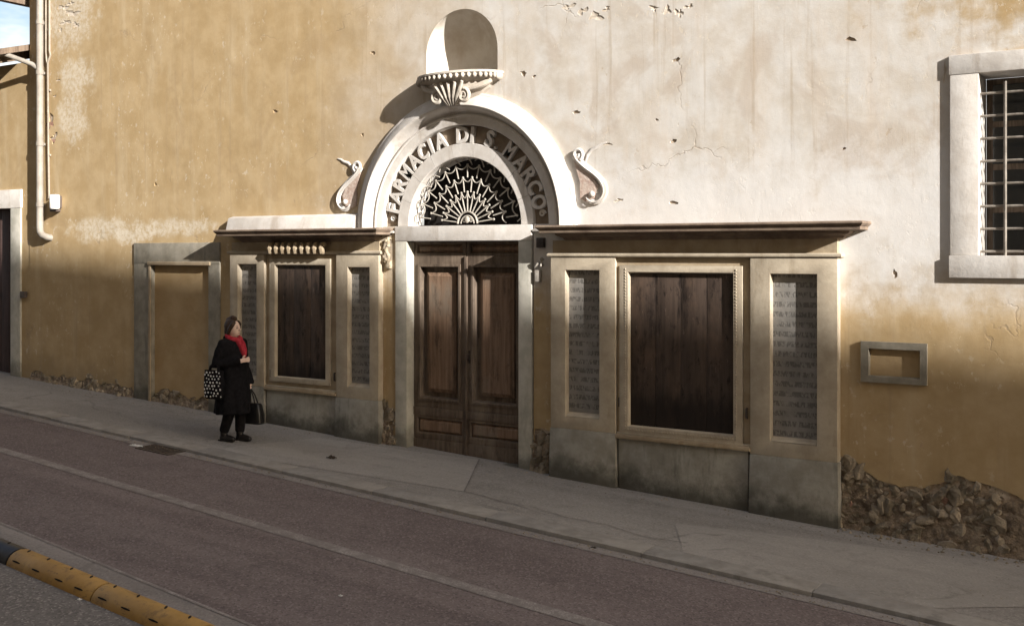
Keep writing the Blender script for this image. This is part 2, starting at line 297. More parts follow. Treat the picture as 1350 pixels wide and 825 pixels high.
# ------------------------------------------------------------------ object helpers
WLOC = {}
def thing(name, label, cat, loc, group=None):
    o = bpy.data.objects.new(name, None); COL.objects.link(o); o.location = loc; o.empty_display_size = 0.2
    o['label'] = label; o['category'] = cat
    if group: o['group'] = group
    WLOC[o.name] = Vector(loc); return o
def tag(o, label, cat, group=None):
    o['label'] = label; o['category'] = cat
    if group: o['group'] = group
    return o
class MB:
    def __init__(s): s.v = []; s.f = []
    def add(s, vs, fs):
        k = len(s.v); s.v += [Vector(p) for p in vs]; s.f += [[i + k for i in f] for f in fs]; return s
    def box(s, x0, x1, y0, y1, z0, z1):
        return s.add([(x, y, z) for x in (x0, x1) for y in (y0, y1) for z in (z0, z1)],
            [(0, 1, 3, 2), (4, 6, 7, 5), (0, 4, 5, 1), (2, 3, 7, 6), (0, 2, 6, 4), (1, 5, 7, 3)])
    def hexa(s, p):      # p: bottom 4 then top 4
        return s.add(p, [(3, 2, 1, 0), (4, 5, 6, 7), (0, 1, 5, 4), (1, 2, 6, 5), (2, 3, 7, 6), (3, 0, 4, 7)])
    def loft(s, rings, cap=True, closed=True):
        n = len(rings[0]); vs = [p for r in rings for p in r]; fs = []
        for i in range(len(rings) - 1):
            for j in range(n if closed else n - 1):
                a, b = i * n + j, i * n + (j + 1) % n
                fs.append((a, b, b + n, a + n))
        if cap: fs += [tuple(range(n))[::-1], tuple((len(rings) - 1) * n + j for j in range(n))]
        return s.add(vs, fs)
    def tube(s, pts, rad, n=8, flat=None, cap=True):
        pts = [Vector(p) for p in pts]
        if isinstance(rad, (int, float)): rad = [rad] * len(pts)
        rings = []; up = None
        for i, p in enumerate(pts):
            t = (pts[min(i + 1, len(pts) - 1)] - pts[max(i - 1, 0)])
            if t.length < 1e-9: t = Vector((0, 0, 1))
            t.normalize()
            if up is None:
                up = Vector((0, 1, 0)) if abs(t.y) < 0.9 else Vector((1, 0, 0))
            a = up - t * up.dot(t); a.normalize(); up = a; b = t.cross(a)
            rings.append([p + (a * math.cos(2 * math.pi * k / n) * (flat or 1) + b * math.sin(2 * math.pi * k / n)) * rad[i] for k in range(n)])
        return s.loft(rings, cap)
    def ell(s, c, r, rot=None, nu=12, nv=8):
        c = Vector(c); vs = []; fs = []
        for i in range(nv + 1):
            th = math.pi * i / nv
            for j in range(nu):
                ph = 2 * math.pi * j / nu
                p = Vector((math.sin(th) * math.cos(ph) * r[0], math.sin(th) * math.sin(ph) * r[1], math.cos(th) * r[2]))
                if rot: p = rot @ p
                vs.append(c + p)
        for i in range(nv):
            for j in range(nu):
                a, b = i * nu + j, i * nu + (j + 1) % nu
                fs.append((a, b, b + nu, a + nu))
        return s.add(vs, fs)
    def build(s, name, mat, parent=None, smooth=False, bevel=0.0, kind=None, seg=2, merge=False):
        me = bpy.data.meshes.new(name)
        lo = Vector((min(p[i] for p in s.v) for i in range(3))); hi = Vector((max(p[i] for p in s.v) for i in range(3)))
        c = (lo + hi) / 2
        me.from_pydata([p - c for p in s.v], [], s.f)
        bm = bmesh.new(); bm.from_mesh(me)
        if merge: bmesh.ops.remove_doubles(bm, verts=bm.verts, dist=1e-5)
        bmesh.ops.recalc_face_normals(bm, faces=bm.faces)
        if bevel:
            es = [e for e in bm.edges if len(e.link_faces) == 2 and e.calc_face_angle(0) > 0.6]
            bmesh.ops.bevel(bm, geom=es, offset=bevel, segments=seg, affect='EDGES', clamp_overlap=True, profile=0.6)
        bm.to_mesh(me); bm.free()
        return link(name, me, mat, c, parent, smooth or bool(bevel), kind)
def link(name, me, mat, c, parent=None, smooth=False, kind=None):
    if mat is not None: me.materials.clear(); me.materials.append(MT[mat])
    if smooth:
        me.polygons.foreach_set('use_smooth', [True] * len(me.polygons))
        try: me.set_sharp_from_angle(angle=R(40))
        except Exception: pass
    o = bpy.data.objects.new(name, me); COL.objects.link(o); c = Vector(c)
    if parent is not None:
        o.parent = parent; o.location = c - WLOC[parent.name]
    else: o.location = c
    WLOC[o.name] = c.copy()
    if kind: o['kind'] = kind
    return o
def inst(src, name, loc, parent=None, rot=None, scale=None):
    o = bpy.data.objects.new(name, src.data); COL.objects.link(o); loc = Vector(loc)
    if parent is not None: o.parent = parent; o.location = loc - WLOC[parent.name]
    else: o.location = loc
    if rot: o.rotation_euler = rot
    if scale: o.scale = scale
    WLOC[o.name] = loc.copy(); return o
def box(name, mat, parent, x0, x1, y0, y1, z0, z1, bevel=0.006, kind=None):
    return MB().box(x0, x1, y0, y1, z0, z1).build(name, mat, parent, bevel=bevel, kind=kind)
def blobpoly(cx, cz, rx, rz, n=18, seed=0, rough=0.35):
    rnd = random.Random(seed); k = [rnd.random() for _ in range(6)]; out = []
    for i in range(n):
        a = 2 * math.pi * i / n
        w = 1 + rough * (0.5 * math.sin(2 * a + 6.3 * k[0]) + 0.35 * math.sin(3 * a + 6.3 * k[1]) + 0.35 * math.sin(5 * a + 6.3 * k[2])) + rough * 0.5 * (rnd.random() - 0.5)
        out.append((cx + rx * w * math.cos(a), cz + rz * w * math.sin(a)))
    return out
def sheet(outer, holes, y, depth, mb=None):
    """flat sheet in the XZ plane with holes whose rims run back by depth"""
    mb = mb or MB(); vs = []; es = []
    for lp in [outer] + holes:
        k = len(vs); vs += [Vector(p) for p in lp]; es += [(k + i, k + (i + 1) % len(lp)) for i in range(len(lp))]
    r = delaunay_2d_cdt(vs, es, [], 2, 1e-6)
    def inside(q, lp):
        c = False; n = len(lp)
        for i in range(n):
            (x1, y1), (x2, y2) = lp[i], lp[i - 1]
            if (y1 > q.y) != (y2 > q.y) and q.x < (x2 - x1) * (q.y - y1) / (y2 - y1) + x1: c = not c
        return c
    keep = []
    for f in r[2]:
        q = sum((r[0][i] for i in f), Vector((0, 0))) / len(f)
        if inside(q, outer) and not any(inside(q, h) for h in holes): keep.append(tuple(f))
    mb.add([(p.x, y, p.y) for p in r[0]], keep)
    for lp in [outer] + holes:
        n = len(lp)
        mb.add([(p[0], y, p[1]) for p in lp] + [(p[0], y + depth, p[1]) for p in lp], [(i, (i + 1) % n, n + (i + 1) % n, n + i) for i in range(n)])
    return mb
def frame(x0, x1, z0, z1, ix0, ix1, iz0, iz1, yf, yi, yb, splay=0.0, mb=None):
    """picture-frame block: front face at yf, opening splayed back to yi, outer sides back to yb"""
    mb = mb or MB(); s = splay
    o = [(x0, z0), (x1, z0), (x1, z1), (x0, z1)]; i = [(ix0, iz0), (ix1, iz0), (ix1, iz1), (ix0, iz1)]
    j = [(ix0 + s, iz0 + s), (ix1 - s, iz0 + s), (ix1 - s, iz1 - s), (ix0 + s, iz1 - s)]
    vs = [(x, yb, z) for x, z in o] + [(x, yf, z) for x, z in o] + [(x, yf, z) for x, z in i] + [(x, yi, z) for x, z in j] + [(x, yb, z) for x, z in j]
    fs = []
    for k in range(4):
        l = (k + 1) % 4
        for a in (0, 4, 8, 12): fs.append((a + k, a + l, a + 4 + l, a + 4 + k))
        fs.append((16 + k, 16 + l, l, k))
    return mb.add(vs, fs)

# ================================================================== GROUND
def gquad(name, mat, pts, off, kind='structure', parent=None, thick=0.0, nx=1):
    mb = MB(); v = [Vector((p[0], p[1], gz(p[0]) + off)) for p in pts]; n = len(v)
    if thick:
        mb.add(v + [p - Vector((0, 0, thick)) for p in v], [tuple(range(n)), tuple(range(2 * n - 1, n - 1, -1))] + [(i, (i + 1) % n, n + (i + 1) % n, n + i) for i in range(n)])
    else: mb.add(v, [tuple(range(n))])
    return mb.build(name, mat, parent, kind=kind)
ROADZ = -0.034
gquad('ground', 'lane_asphalt', [(-400, -400), (400, -400), (400, 400), (-400, 400)], -0.14)
KA, KB = gp(110, 561), gp(1261, 825)          # outer kerb edge
ks = (KB.y - KA.y) / (KB.x - KA.x)
def ky(x, d=0.0): return KA.y + ks * (x - KA.x) - d
gquad('road', 'road_asphalt', [(-45, ky(-45) + 0.1), (-45, -12.0), (60, -16.0), (60, ky(60) + 0.1)], ROADZ)
gquad('gutter_strip', 'gutter_asphalt', [(-45, ky(-45)), (-45, ky(-45, 0.16)), (30, ky(30, 0.16)), (30, ky(30))], ROADZ + 0.004)
KW = 0.30
gquad('pavement', 'walk_asphalt', [(-45, 0.6), (-45, ky(-45) + KW - 0.01), (30, ky(30) + KW - 0.01), (30, 0.6)], 0.0, thick=0.13)
gquad('pavement_patch', 'walk_asphalt_new', [gp(612, 648), gp(632, 606), gp(545, 595), gp(420, 577), gp(300, 590), gp(290, 597)], 0.004)
gquad('pavement_patch', 'walk_asphalt_new', [gp(905, 742), gp(890, 690), gp(1000, 702), gp(1350, 745), gp(1350, 800), gp(1190, 802)], 0.004)
kerb = bpy.data.objects.new('kerb', None); COL.objects.link(kerb); kerb['kind'] = 'structure'; kerb.location = (-8, -2.1, 0); WLOC['kerb'] = Vector((-8, -2.1, 0))
x = -30.0; rk = random.Random(3)
while x < 8:
    L = rk.uniform(1.1, 1.8); g = 0.003; j = rk.uniform(-0.006, 0.006); jz = rk.uniform(-0.004, 0.004)
    p = []
    for zz in (-0.16, 0.006 + jz):
        for (xx, dd) in ((x + g, 0), (x + L - g, 0), (x + L - g, -KW), (x + g, -KW)):
            p.append((xx, ky(xx, dd) + j, gz(xx) + zz))
    MB().hexa(p).build('kerb_stone', 'kerb_stone', kerb, bevel=0.009)
    x += L
# painted lines: pixel edges on the road, run on in both directions
def pline(name, a0, a1, w, x0=-40, x1=25, off=ROADZ + 0.004, mat='paint'):
    A, B = gp(*a0, ROADZ), gp(*a1, ROADZ); m = (B.y - A.y) / (B.x - A.x); f = lambda x: A.y + m * (x - A.x)
    rw = random.Random(5); n = 90; top = []; bot = []
    for i in range(n + 1):
        xx = x0 + (x1 - x0) * i / n
        top.append((xx, f(xx) + rw.uniform(-.006, .006))); bot.append((xx, f(xx) - w + rw.uniform(-.006, .006)))
    mb = MB(); v = [Vector((p[0], p[1], gz(p[0]) + off)) for p in top + bot]
    mb.add(v, [(i, i + 1, n + 2 + i, n + 1 + i) for i in range(n)])
    return mb.build(name, mat, None, kind='structure')
pline('lane_line', (0, 589), (800, 822), 0.15)
pline('lane_edge_strip', (0, 690), (330, 824), 0.30, mat='gutter_asphalt')
pline('lane_edge_line', (0, 688), (330, 822), 0.035, off=ROADZ + 0.008)
A_, B_ = gp(0, 742, ROADZ), gp(230, 836, ROADZ); ms = (B_.y - A_.y) / (B_.x - A_.x)
gquad('bus_lane', 'lane_asphalt', [(-45, A_.y + ms * (-45 - A_.x)), (-45, -10.2), (25, -12.9), (25, A_.y + ms * (25 - A_.x))], ROADZ + 0.004)

# lane divider: half-round rubber modules
div = thing('lane_divider', 'half-round yellow and black lane divider lying on the road between two lanes', 'lane divider', gp(30, 740, ROADZ))
P0, P1 = gp(27, 741, ROADZ), gp(255, 838, ROADZ)      # centre line on the road
dirv = Vector((P1.x - P0.x, P1.y - P0.y, P1.z - P0.z)).normalized(); side = Vector((-dirv.y, dirv.x, 0)).normalized(); upv = side.cross(dirv) * -1
if upv.z < 0: upv = -upv
RD = 0.125
def halfround(mb, a, b, r, n=12, base=P0):
    rings = []
    for t, k in ((a, 0.97), (a + 0.012, 1.0), (b - 0.012, 1.0), (b, 0.97)):
        c = base + dirv * t
        rings.append([c + side * (math.cos(math.pi * j / n) * r * k) + upv * (math.sin(math.pi * j / n) * r * 0.92 * k) for j in range(n + 1)])
    return mb.loft(rings, True)
def on_round(t, ang, lift=1.005):
    return P0 + dirv * t + side * (math.cos(ang) * RD * lift) + upv * (math.sin(ang) * RD * 0.92 * lift)
def slot(t, ang, l, w, yaw):
    c = on_round(t, ang); nrm = (side * math.cos(ang) + upv * math.sin(ang)).normalized(); tan = dirv.cross(nrm).normalized()
    d1 = (dirv * math.cos(yaw) + tan * math.sin(yaw)); d2 = nrm.cross(d1)
    pts = []
    for h in (-0.012, 0.0015):
        for i in range(8):
            a = 2 * math.pi * i / 8
            pts.append(c + nrm * h + d1 * (math.cos(a) * l) + d2 * (math.sin(a) * w))
    return MB().loft([pts[:8], pts[8:]]).build('slot', 'slot_dark', None)
mods = []
t = -1.24
for i in range(5):
    col = 'black_plastic' if i % 5 == 0 else 'yellow_plastic'
    b = halfround(MB(), t, t + 1.225, RD).build('module', col, div, smooth=True)
    for k, tt in enumerate((0.10, 0.40, 0.74, 1.02)):
        for an, l, w, yw in ((R(82), 0.034, 0.010, R(48)), (R(150), 0.062, 0.0075, 0)):
            s = slot(t + tt + (0.03 if an > 2 else 0), an, l, w, yw)
            wl = WLOC[s.name]; s.parent = b; s.location = wl - WLOC[b.name]
    t += 1.24

# bits on the road
c = gp(212, 593, ROADZ)
gr = thing('drain_grate', 'rusty iron drain grate set in the road beside the kerb', 'grate', c)
w_, d_ = 0.30, 0.15
def gbox(mb, x0, x1, y0, y1, z0, z1):
    p = []
    for zz in (z0, z1):
        for xx, yy in ((x0, y0), (x1, y0), (x1, y1), (x0, y1)): p.append((c.x + xx, c.y + yy, gz(c.x + xx) + ROADZ + zz))
    return mb.hexa(p)
fr = MB(); gbox(fr, -w_, w_, -d_, -d_ + .03, 0, .012); gbox(fr, -w_, w_, d_ - .03, d_, 0, .012); gbox(fr, -w_, -w_ + .03, -d_ + .03, d_ - .03, 0, .012); gbox(fr, w_ - .03, w_, -d_ + .03, d_ - .03, 0, .012)
fr.build('frame', 'iron_dark', gr)
gbox(MB(), -w_ + .03, w_ - .03, -d_ + .03, d_ - .03, 0.0, .0045).build('pit', 'slot_dark', gr)
for i in range(9):
    xx = -w_ + .06 + i * .06; gbox(MB(), xx - .012, xx + .012, -d_ + .03, d_ - .03, .0045, .011).build('bar', 'iron_dark', gr)
rg = random.Random(31); mbg = MB()
def pebble(p, r):
    vs = [p + Vector((rg.uniform(.7, 1.3) * r * a, rg.uniform(.7, 1.3) * r * b_, rg.uniform(.6, 1.0) * r * c_)) for a, b_, c_ in ((1, 0, 0), (0, 1, 0), (-1, 0, 0), (0, -1, 0), (0, 0, .9), (0, 0, -.3))]
    mbg.add(vs, [(0, 1, 4), (1, 2, 4), (2, 3, 4), (3, 0, 4), (1, 0, 5), (2, 1, 5), (3, 2, 5), (0, 3, 5)])
for i in range(420):
    xx = rg.uniform(-15, 1); d = abs(rg.gauss(0, .10)); pebble(Vector((xx, ky(xx, .012 + d), gz(xx) + ROADZ + .006)), rg.uniform(.004, .014))
for i in range(260):
    xx = rg.uniform(-16, 1); d = abs(rg.gauss(0, .16)); pebble(Vector((xx, -.17 - d, gz(xx) + .003)), rg.uniform(.004, .014))
for i in range(240):
    xx = rg.uniform(fx(1108), 1.0); d = abs(rg.gauss(0, .12)); pebble(Vector((xx, -.08 - d, gz(xx) + .004)), rg.uniform(.006, .024))
for i in range(300):
    xx = rg.uniform(-14, 1); yy = rg.uniform(-6.5, -.3); pebble(Vector((xx, yy, gz(xx) + (.004 if yy > ky(xx) else ROADZ + .006))), rg.uniform(.003, .008))
gt = mbg.build('grit', 'rubble', None); gt['kind'] = 'stuff'; gt['label'] = 'loose grit and small stones scattered along kerb and wall foot'; gt['category'] = 'grit'
def seam(pts, w=.006):
    w3 = [gp(u, v) for u, v in pts]; mb = MB(); vs = []
    for i, p in enumerate(w3):
        t = (w3[min(i + 1, len(w3) - 1)] - w3[max(i - 1, 0)]).normalized(); n_ = Vector((-t.y, t.x, 0)) * w * rg.uniform(.5, 1.2)
        for q in (p + n_, p - n_): vs.append((q.x, q.y, gz(q.x) + .008))
    mb.add(vs, [(2 * i, 2 * i + 1, 2 * i + 3, 2 * i + 2) for i in range(len(w3) - 1)]); mb.build('pavement_seam', 'seam_tar', None, kind='structure')
simple('seam_tar', (0.11, 0.102, 0.096), (0.19, 0.178, 0.167), 12, 0.9, 0.3, 40, 0.004)
seam([(632, 606), (627, 616), (623, 625), (618, 636), (612, 648)])
seam([(612, 648), (640, 655), (665, 663), (700, 668), (745, 682), (800, 692), (845, 707), (905, 716)])
def scrap(name, label, cat, u, v, off, rx, ry, h, mat, seed, rot=0.0):
    c = gp(u, v, off); rnd = random.Random(seed); n = 7; mb = MB(); vs = []
    top = []
    for i in range(n + 1):
        for j in range(n + 1):
            a, b = i / n * 2 - 1, j / n * 2 - 1
            k = 1 - 0.25 * rnd.random(); xx, yy = a * rx * k, b * ry * k
            X, Y = xx * math.cos(rot) - yy * math.sin(rot), xx * math.sin(rot) + yy * math.cos(rot)
            top.append((c.x + X, c.y + Y, gz(c.x + X) + off + 0.003 + h * rnd.random() * (0.3 + 0.7 * (1 - max(abs(a), abs(b))))))
    fs = [(i * (n + 1) + j, (i + 1) * (n + 1) + j, (i + 1) * (n + 1) + j + 1, i * (n + 1) + j + 1) for i in range(n) for j in range(n)]
    low = [(p[0], p[1], gz(p[0]) + off + 0.001) for p in top]
    mb.add(top, fs); mb.add(low, [f[::-1] for f in fs])
    return tag(mb.build(name, mat, None, smooth=True), label, cat)
scrap('paper_scrap', 'crumpled white paper scrap on the road beside the drain grate', 'litter', 181, 588, ROADZ, 0.13, 0.035, 0.03, 'paper', 1, 0.1)
scrap('dead_leaf', 'dark curled leaf lying on the pavement in front of the left shop front', 'leaf', 437, 604, 0.0, 0.06, 0.05, 0.05, 'leaf_dark', 2)
scrap('paper_scrap', 'tiny white paper bit on the carriageway beyond the painted line', 'litter', 449, 785, ROADZ, 0.018, 0.014, 0.012, 'paper', 3)
scrap('dead_leaf', 'small brown leaf lying in the gutter against the kerb', 'leaf', 783, 722, ROADZ, 0.03, 0.02, 0.02, 'leaf_dark', 4)
scrap('paper_scrap', 'small pale paper bit beside the yellow divider', 'litter', 105, 790, ROADZ + .004, 0.018, 0.014, 0.012, 'paper', 6)

# ================================================================== MAIN BUILDING
ZS = fz(611, 297)                        # spring of the portal arch
PX = (fx(539) + fx(683)) / 2             # portal centre line
XL = fx(39); XR = 9.0; ZT = 13.2
bld = thing('ochre_building', 'tall ochre plastered building with flaked limewash, arched niche and barred window', 'building', (-8, 0, 0))
def px(pts, Y=0): return [(fx(u, Y), fz(u, v, Y)) for u, v in pts]
# plaster bottom edge, left to right, broken near the ground
rb = random.Random(11)
bottom = []
def edge(pts, step=0.07, amp=0.035):
    w = px(pts); out = []
    for i in range(len(w) - 1):
        n = max(1, int(abs(w[i + 1][0] - w[i][0]) / step))
        for k in range(n):
            t = k / n; out.append((w[i][0] + (w[i + 1][0] - w[i][0]) * t, w[i][1] + (w[i + 1][1] - w[i][1]) * t + rb.uniform(-amp, amp)))
    return out
bottom += edge([(40, 491), (52, 488), (62, 496), (85, 495), (100, 502), (118, 497), (132, 506), (150, 505), (170, 514), (177, 507)], 0.06, 0.03)
DL, DR = fx(178), fx(291); DT = fz(235, 320)           # old doorway surround
bottom += [(DL, gz(DL) - .1), (DL, DT), (DR, DT), (DR, gz(DR) - .1)]
bottom += edge([(294, 520), (320, 524), (440, 540), (500, 529), (517, 531)], 0.06, 0.02)
HW = 1.055
bottom += [(PX - HW, gz(PX) - .3), (PX - HW, ZS)]
RH = 1.50
na = 48
bottom += [(PX - RH * math.cos(math.pi * i / na), ZS + RH * math.sin(math.pi * i / na)) for i in range(na + 1)]
bottom += [(PX + HW, ZS), (PX + HW, gz(PX) - .3)]
bottom += edge([(705, 563), (720, 566), (800, 585), (1100, 598), (1108, 601), (1128, 607), (1140, 622), (1156, 633), (1180, 641), (1215, 644), (1240, 638), (1262, 627), (1278, 631), (1300, 641), (1330, 648), (1352, 662), (1420, 664), (1500, 690)], 0.05, 0.022)
bottom += [(0.2, -0.15), (2.0, -0.35), (XR, -0.75)]
outer = bottom + [(XR, ZT), (XL, ZT)]
outer[0] = (XL, outer[0][1])
# niche
NXc = (fx(562) + fx(656)) / 2; NR = (fx(656) - fx(562)) / 2; NZ0 = fz(611, 99); NZt = fz(611, 12); NZs = NZt - NR
nn = 28
niche_poly = [(NXc + NR, NZ0)] + [(NXc + NR * math.cos(math.pi * i / nn), NZs + NR * math.sin(math.pi * i / nn)) for i in range(nn + 1)] + [(NXc - NR, NZ0)]
# barred window
WX0, WZ0, WZ1 = fx(1291), fz(1291, 337), fz(1291, 97); WX1 = WX0 + 1.05
JW = WX0 - fx(1253)
win_poly = [(WX0 - JW + .03, WZ0 - .19), (WX1 + JW - .03, WZ0 - .19), (WX1 + JW - .03, WZ1 + .17), (WX0 - JW + .03, WZ1 + .17)]
plq = (fx(1136), fx(1223), fz(1180, 505), fz(1180, 451))
plq_poly = [(plq[0] + .03, plq[2] + .03), (plq[1] - .03, plq[2] + .03), (plq[1] - .03, plq[3] - .03), (plq[0] + .03, plq[3] - .03)]
holes = [niche_poly, win_poly, plq_poly]
spots = [(492, 70, 3, 2.2), (363, 147, 3, 2.2), (690, 97, 4, 3), (892, 79, 4, 2.5), (1122, 52, 5, 3), (760, 148, 4, 2.5), (888, 186, 4, 2.2), (888, 267, 4.5, 2.5), (1180, 361, 2.6, 4.5), (1113, 196, 2, 1.6), (866, 158, 2, 1.6), (205, 243, 1.6, 2.4), (704, 101, 2.5, 1.6), (478, 178, 2, 2)]
for i, (u, v, a, b) in enumerate(spots):
    k = F / ((D) / ray(u)[1]); holes.append(blobpoly(fx(u), fz(u, v), a / k * 1.25, b / k * 1.15, 10, i + 40, 0.5))
spalls = [(750, 9, 8, 5), (768, 15, 7, 6), (786, 22, 9, 8), (800, 12, 6, 4), (862, 11, 6, 5), (880, 14, 8, 6), (895, 17, 6, 8), (908, 9, 6, 4),
          (84, 10, 7, 5), (95, 18, 9, 6), (86, 30, 7, 4), (100, 33, 6, 4), (93, 5, 5, 3), (66, 162, 6, 13), (71, 182, 5, 8), (63, 146, 3, 5), (80, 40, 3, 3), (77, 106, 3, 2), (72, 127, 2.5, 2),
          (801, 190, 5, 3), (816, 264, 8, 2.5), (1246, 95, 3.5, 13), (697, 210, 2, 2)]
sp_polys = []
for i, (u, v, a, b) in enumerate(spalls):
    k = F / (D / ray(u)[1]); kx = k * (CS + (u - U0) / F * SN)
    pl = blobpoly(fx(u), fz(u, v), a / kx * 0.8, b / k * 0.75, 16, i + 90, 0.75); sp_polys.append(pl)
holes += sp_polys
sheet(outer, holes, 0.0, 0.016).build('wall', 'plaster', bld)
simple('undercoat', (0.44, 0.375, 0.30), (0.58, 0.52, 0.44), 9, 0.95, 0.5, 30, 0.012)
for i, pl in enumerate(sp_polys):
    if i in (13, 14, 15): continue
    cx_, cz_ = sum(p[0] for p in pl) / len(pl), sum(p[1] for p in pl) / len(pl)
    MB().add([(cx_, .011, cz_)] + [(cx_ + (p[0] - cx_) * 1.12, .0035, cz_ + (p[1] - cz_) * 1.12) for p in pl], [(0, k + 1, (k + 1) % len(pl) + 1) for k in range(len(pl))]).build('undercoat_patch', 'undercoat', bld)
# masonry core showing where the plaster has gone
core_out = [(XL, -0.2), (DL, -.2), (DL, DT), (DR, DT), (DR, -.4), (PX - HW, -.5), (PX - HW, ZS)] + \
    [(PX - RH * math.cos(math.pi * i / na), ZS + RH * math.sin(math.pi * i / na)) for i in range(na + 1)] + [(PX + HW, ZS), (PX + HW, -.6), (XR, -1.2), (XR, ZT), (XL, ZT)]
sheet(core_out, [niche_poly, win_poly, plq_poly], 0.0145, 0.4).build('masonry_core', 'masonry', bld)
box('side_wall', 'plaster', bld, XL - 0.0, XL + 0.25, 0.03, 9.0, -0.5, ZT, 0)
box('side_wall', 'plaster', bld, XR - 0.25, XR, 0.03, 9.0, -1.5, ZT, 0)
# roof with eaves
mb = MB(); mb.hexa([(XL - .4, -0.9, ZT), (XR + .4, -0.9, ZT), (XR + .4, 9.0, ZT + 2.6), (XL - .4, 9.0, ZT + 2.6), (XL - .4, -0.9, ZT + .16), (XR + .4, -0.9, ZT + .16), (XR + .4, 9.0, ZT + 2.76), (XL - .4, 9.0, ZT + 2.76)])
mb.build('roof', 'roof_tile', bld)

# niche apse
mb = MB(); rings = []
nd = NR * 0.82; nv = 14; nh = 20
for i in range(3):
    z = NZ0 + (NZs - NZ0) * i / 2
    rings.append([(NXc - NR * math.cos(math.pi * j / nh), 0.004 + nd * math.sin(math.pi * j / nh), z) for j in range(nh + 1)])
for i in range(1, nv + 1):
    a = math.pi / 2 * i / nv
    rings.append([(NXc - NR * math.cos(a) * math.cos(math.pi * j / nh), 0.004 + nd * math.cos(a) * math.sin(math.pi * j / nh), NZs + NR * math.sin(a)) for j in range(nh + 1)])
mb.loft(rings, cap=False, closed=False)
stone('niche_lime', (0.50, 0.455, 0.395), (0.60, 0.57, 0.52), (0.42, 0.34, 0.26), 0.5)
nic = mb.build('niche', 'niche_lime', bld, smooth=True)
# console shelf under the niche
def half_loft(name, mat, prof, parent, n=22, cx=NXc, cap=True):
    rings = [[(cx - rx * math.cos(math.pi * j / n), -ry * math.sin(math.pi * j / n), z) for j in range(n + 1)] for rx, ry, z in prof]
    return MB().loft(rings, cap=cap).build(name, mat, parent, smooth=True)
sz = NZ0
shelf = half_loft('console_shelf', 'carved_stone', [(0.60, 0.34, sz + .004), (0.63, 0.37, sz - .005), (0.635, 0.375, sz - .03), (0.60, 0.345, sz - .045), (0.60, 0.34, sz - .085), (0.55, 0.30, sz - .105), (0.50, 0.26, sz - .125)], bld)
half_loft('console_body', 'carved_stone', [(0.50, 0.25, sz - .12), (0.48, 0.26, sz - .17), (0.41, 0.245, sz - .22), (0.33, 0.22, sz - .28), (0.25, 0.19, sz - .33), (0.17, 0.15, sz - .375), (0.08, 0.08, sz - .41)], bld)
for i in range(23):
    a = math.pi * (i + 0.5) / 23
    MB().ell((NXc - 0.615 * math.cos(a), -0.358 * math.sin(a), sz - .062), (0.026, 0.026, 0.033), nu=8, nv=6).build('bead', 'carved_stone', shelf, smooth=True)
def spiral(cx, cz, r0, r1, turns, a0, y, n=40, sgn=1):
    out = []
    for i in range(n + 1):
        t = i / n; a = a0 + sgn * turns * 2 * math.pi * t; r = r0 + (r1 - r0) * t
        out.append((cx + r * math.cos(a), y, cz + r * math.sin(a)))
    return out
for sg in (-1, 1):
    cx = NXc + sg * 0.20
    MB().tube(spiral(cx, sz - .30, 0.085, 0.015, 1.6, R(90), -0.235, 34, -sg), [0.026] * 20 + [0.02] * 15, 8).build('volute', 'carved_stone', bld, smooth=True)
    MB().tube([(NXc + sg * .20, -.22, sz - .215), (NXc + sg * .34, -.19, sz - .20), (NXc + sg * .47, -.14, sz - .15), (NXc + sg * .52, -.1, sz - .115)], [.03, .035, .04, .03], 8).build('scroll_arm', 'carved_stone', bld, smooth=True)
for k in range(-2, 3):
    x0 = NXc + k * 0.055
    MB().tube([(x0 * .5 + NXc * .5, -.2, sz - .4), (x0, -.245, sz - .30), (NXc + k * .085, -.27, sz - .2), (NXc + k * .11, -.3, sz - .13)], [.016, .026, .028, .018], 8).build('leaf', 'carved_stone', bld, smooth=True)
for sg in (-1, 1):
    MB().ell((NXc + sg * .60, -.06, sz - .06), (.045, .07, .06), nu=10, nv=8).build('rosette', 'carved_stone', bld, smooth=True)

# barred window
wz = WZ1; wn_ = MB()
win = box('window', 'casement_wood', bld, WX0, WX1, 0.44, 0.50, WZ0, WZ1, 0.004)
box('jamb', 'white_stone', win, WX0 - JW, WX0, -0.035, 0.44, WZ0 + .002, WZ1 - .002, 0.008)
box('jamb', 'white_stone', win, WX1, WX1 + JW, -0.035, 0.44, WZ0 + .002, WZ1 - .002, 0.008)
box('lintel', 'white_stone', win, WX0 - JW - .01, WX1 + JW + .01, -0.04, 0.44, WZ1, WZ1 + .19, 0.008)
box('sill', 'white_stone', win, WX0 - JW - .008, WX1 + JW + .008, -0.05, 0.44, WZ0 - .215, WZ0, 0.01)
for i in range(2):
    for j in range(4):
        a0 = WX0 + .06 + i * (WX1 - WX0 - .06) / 2; a1 = a0 + (WX1 - WX0 - .18) / 2; b0 = WZ0 + .06 + j * (WZ1 - WZ0 - .06) / 4; b1 = b0 + (WZ1 - WZ0 - .3) / 4
        box('pane', 'glass', win, a0, a1, 0.432, 0.4385, b0, b1, 0)
for j in range(8):
    z = WZ0 + .04 + j * (WZ1 - WZ0 - .1) / 7.6
    MB().tube([(WX0 - .01, 0.055, z), (WX1 + .01, 0.055, z)], 0.0125, 8).build('grille_bar', 'iron_bar', win, smooth=True)
for j in range(4):
    x = WX0 + .225 + j * .24
    if x < WX1: MB().tube([(x, 0.030, WZ0 - .005), (x, 0.030, WZ1 - .09)], 0.014, 8).build('grille_bar', 'iron_bar', win, smooth=True)

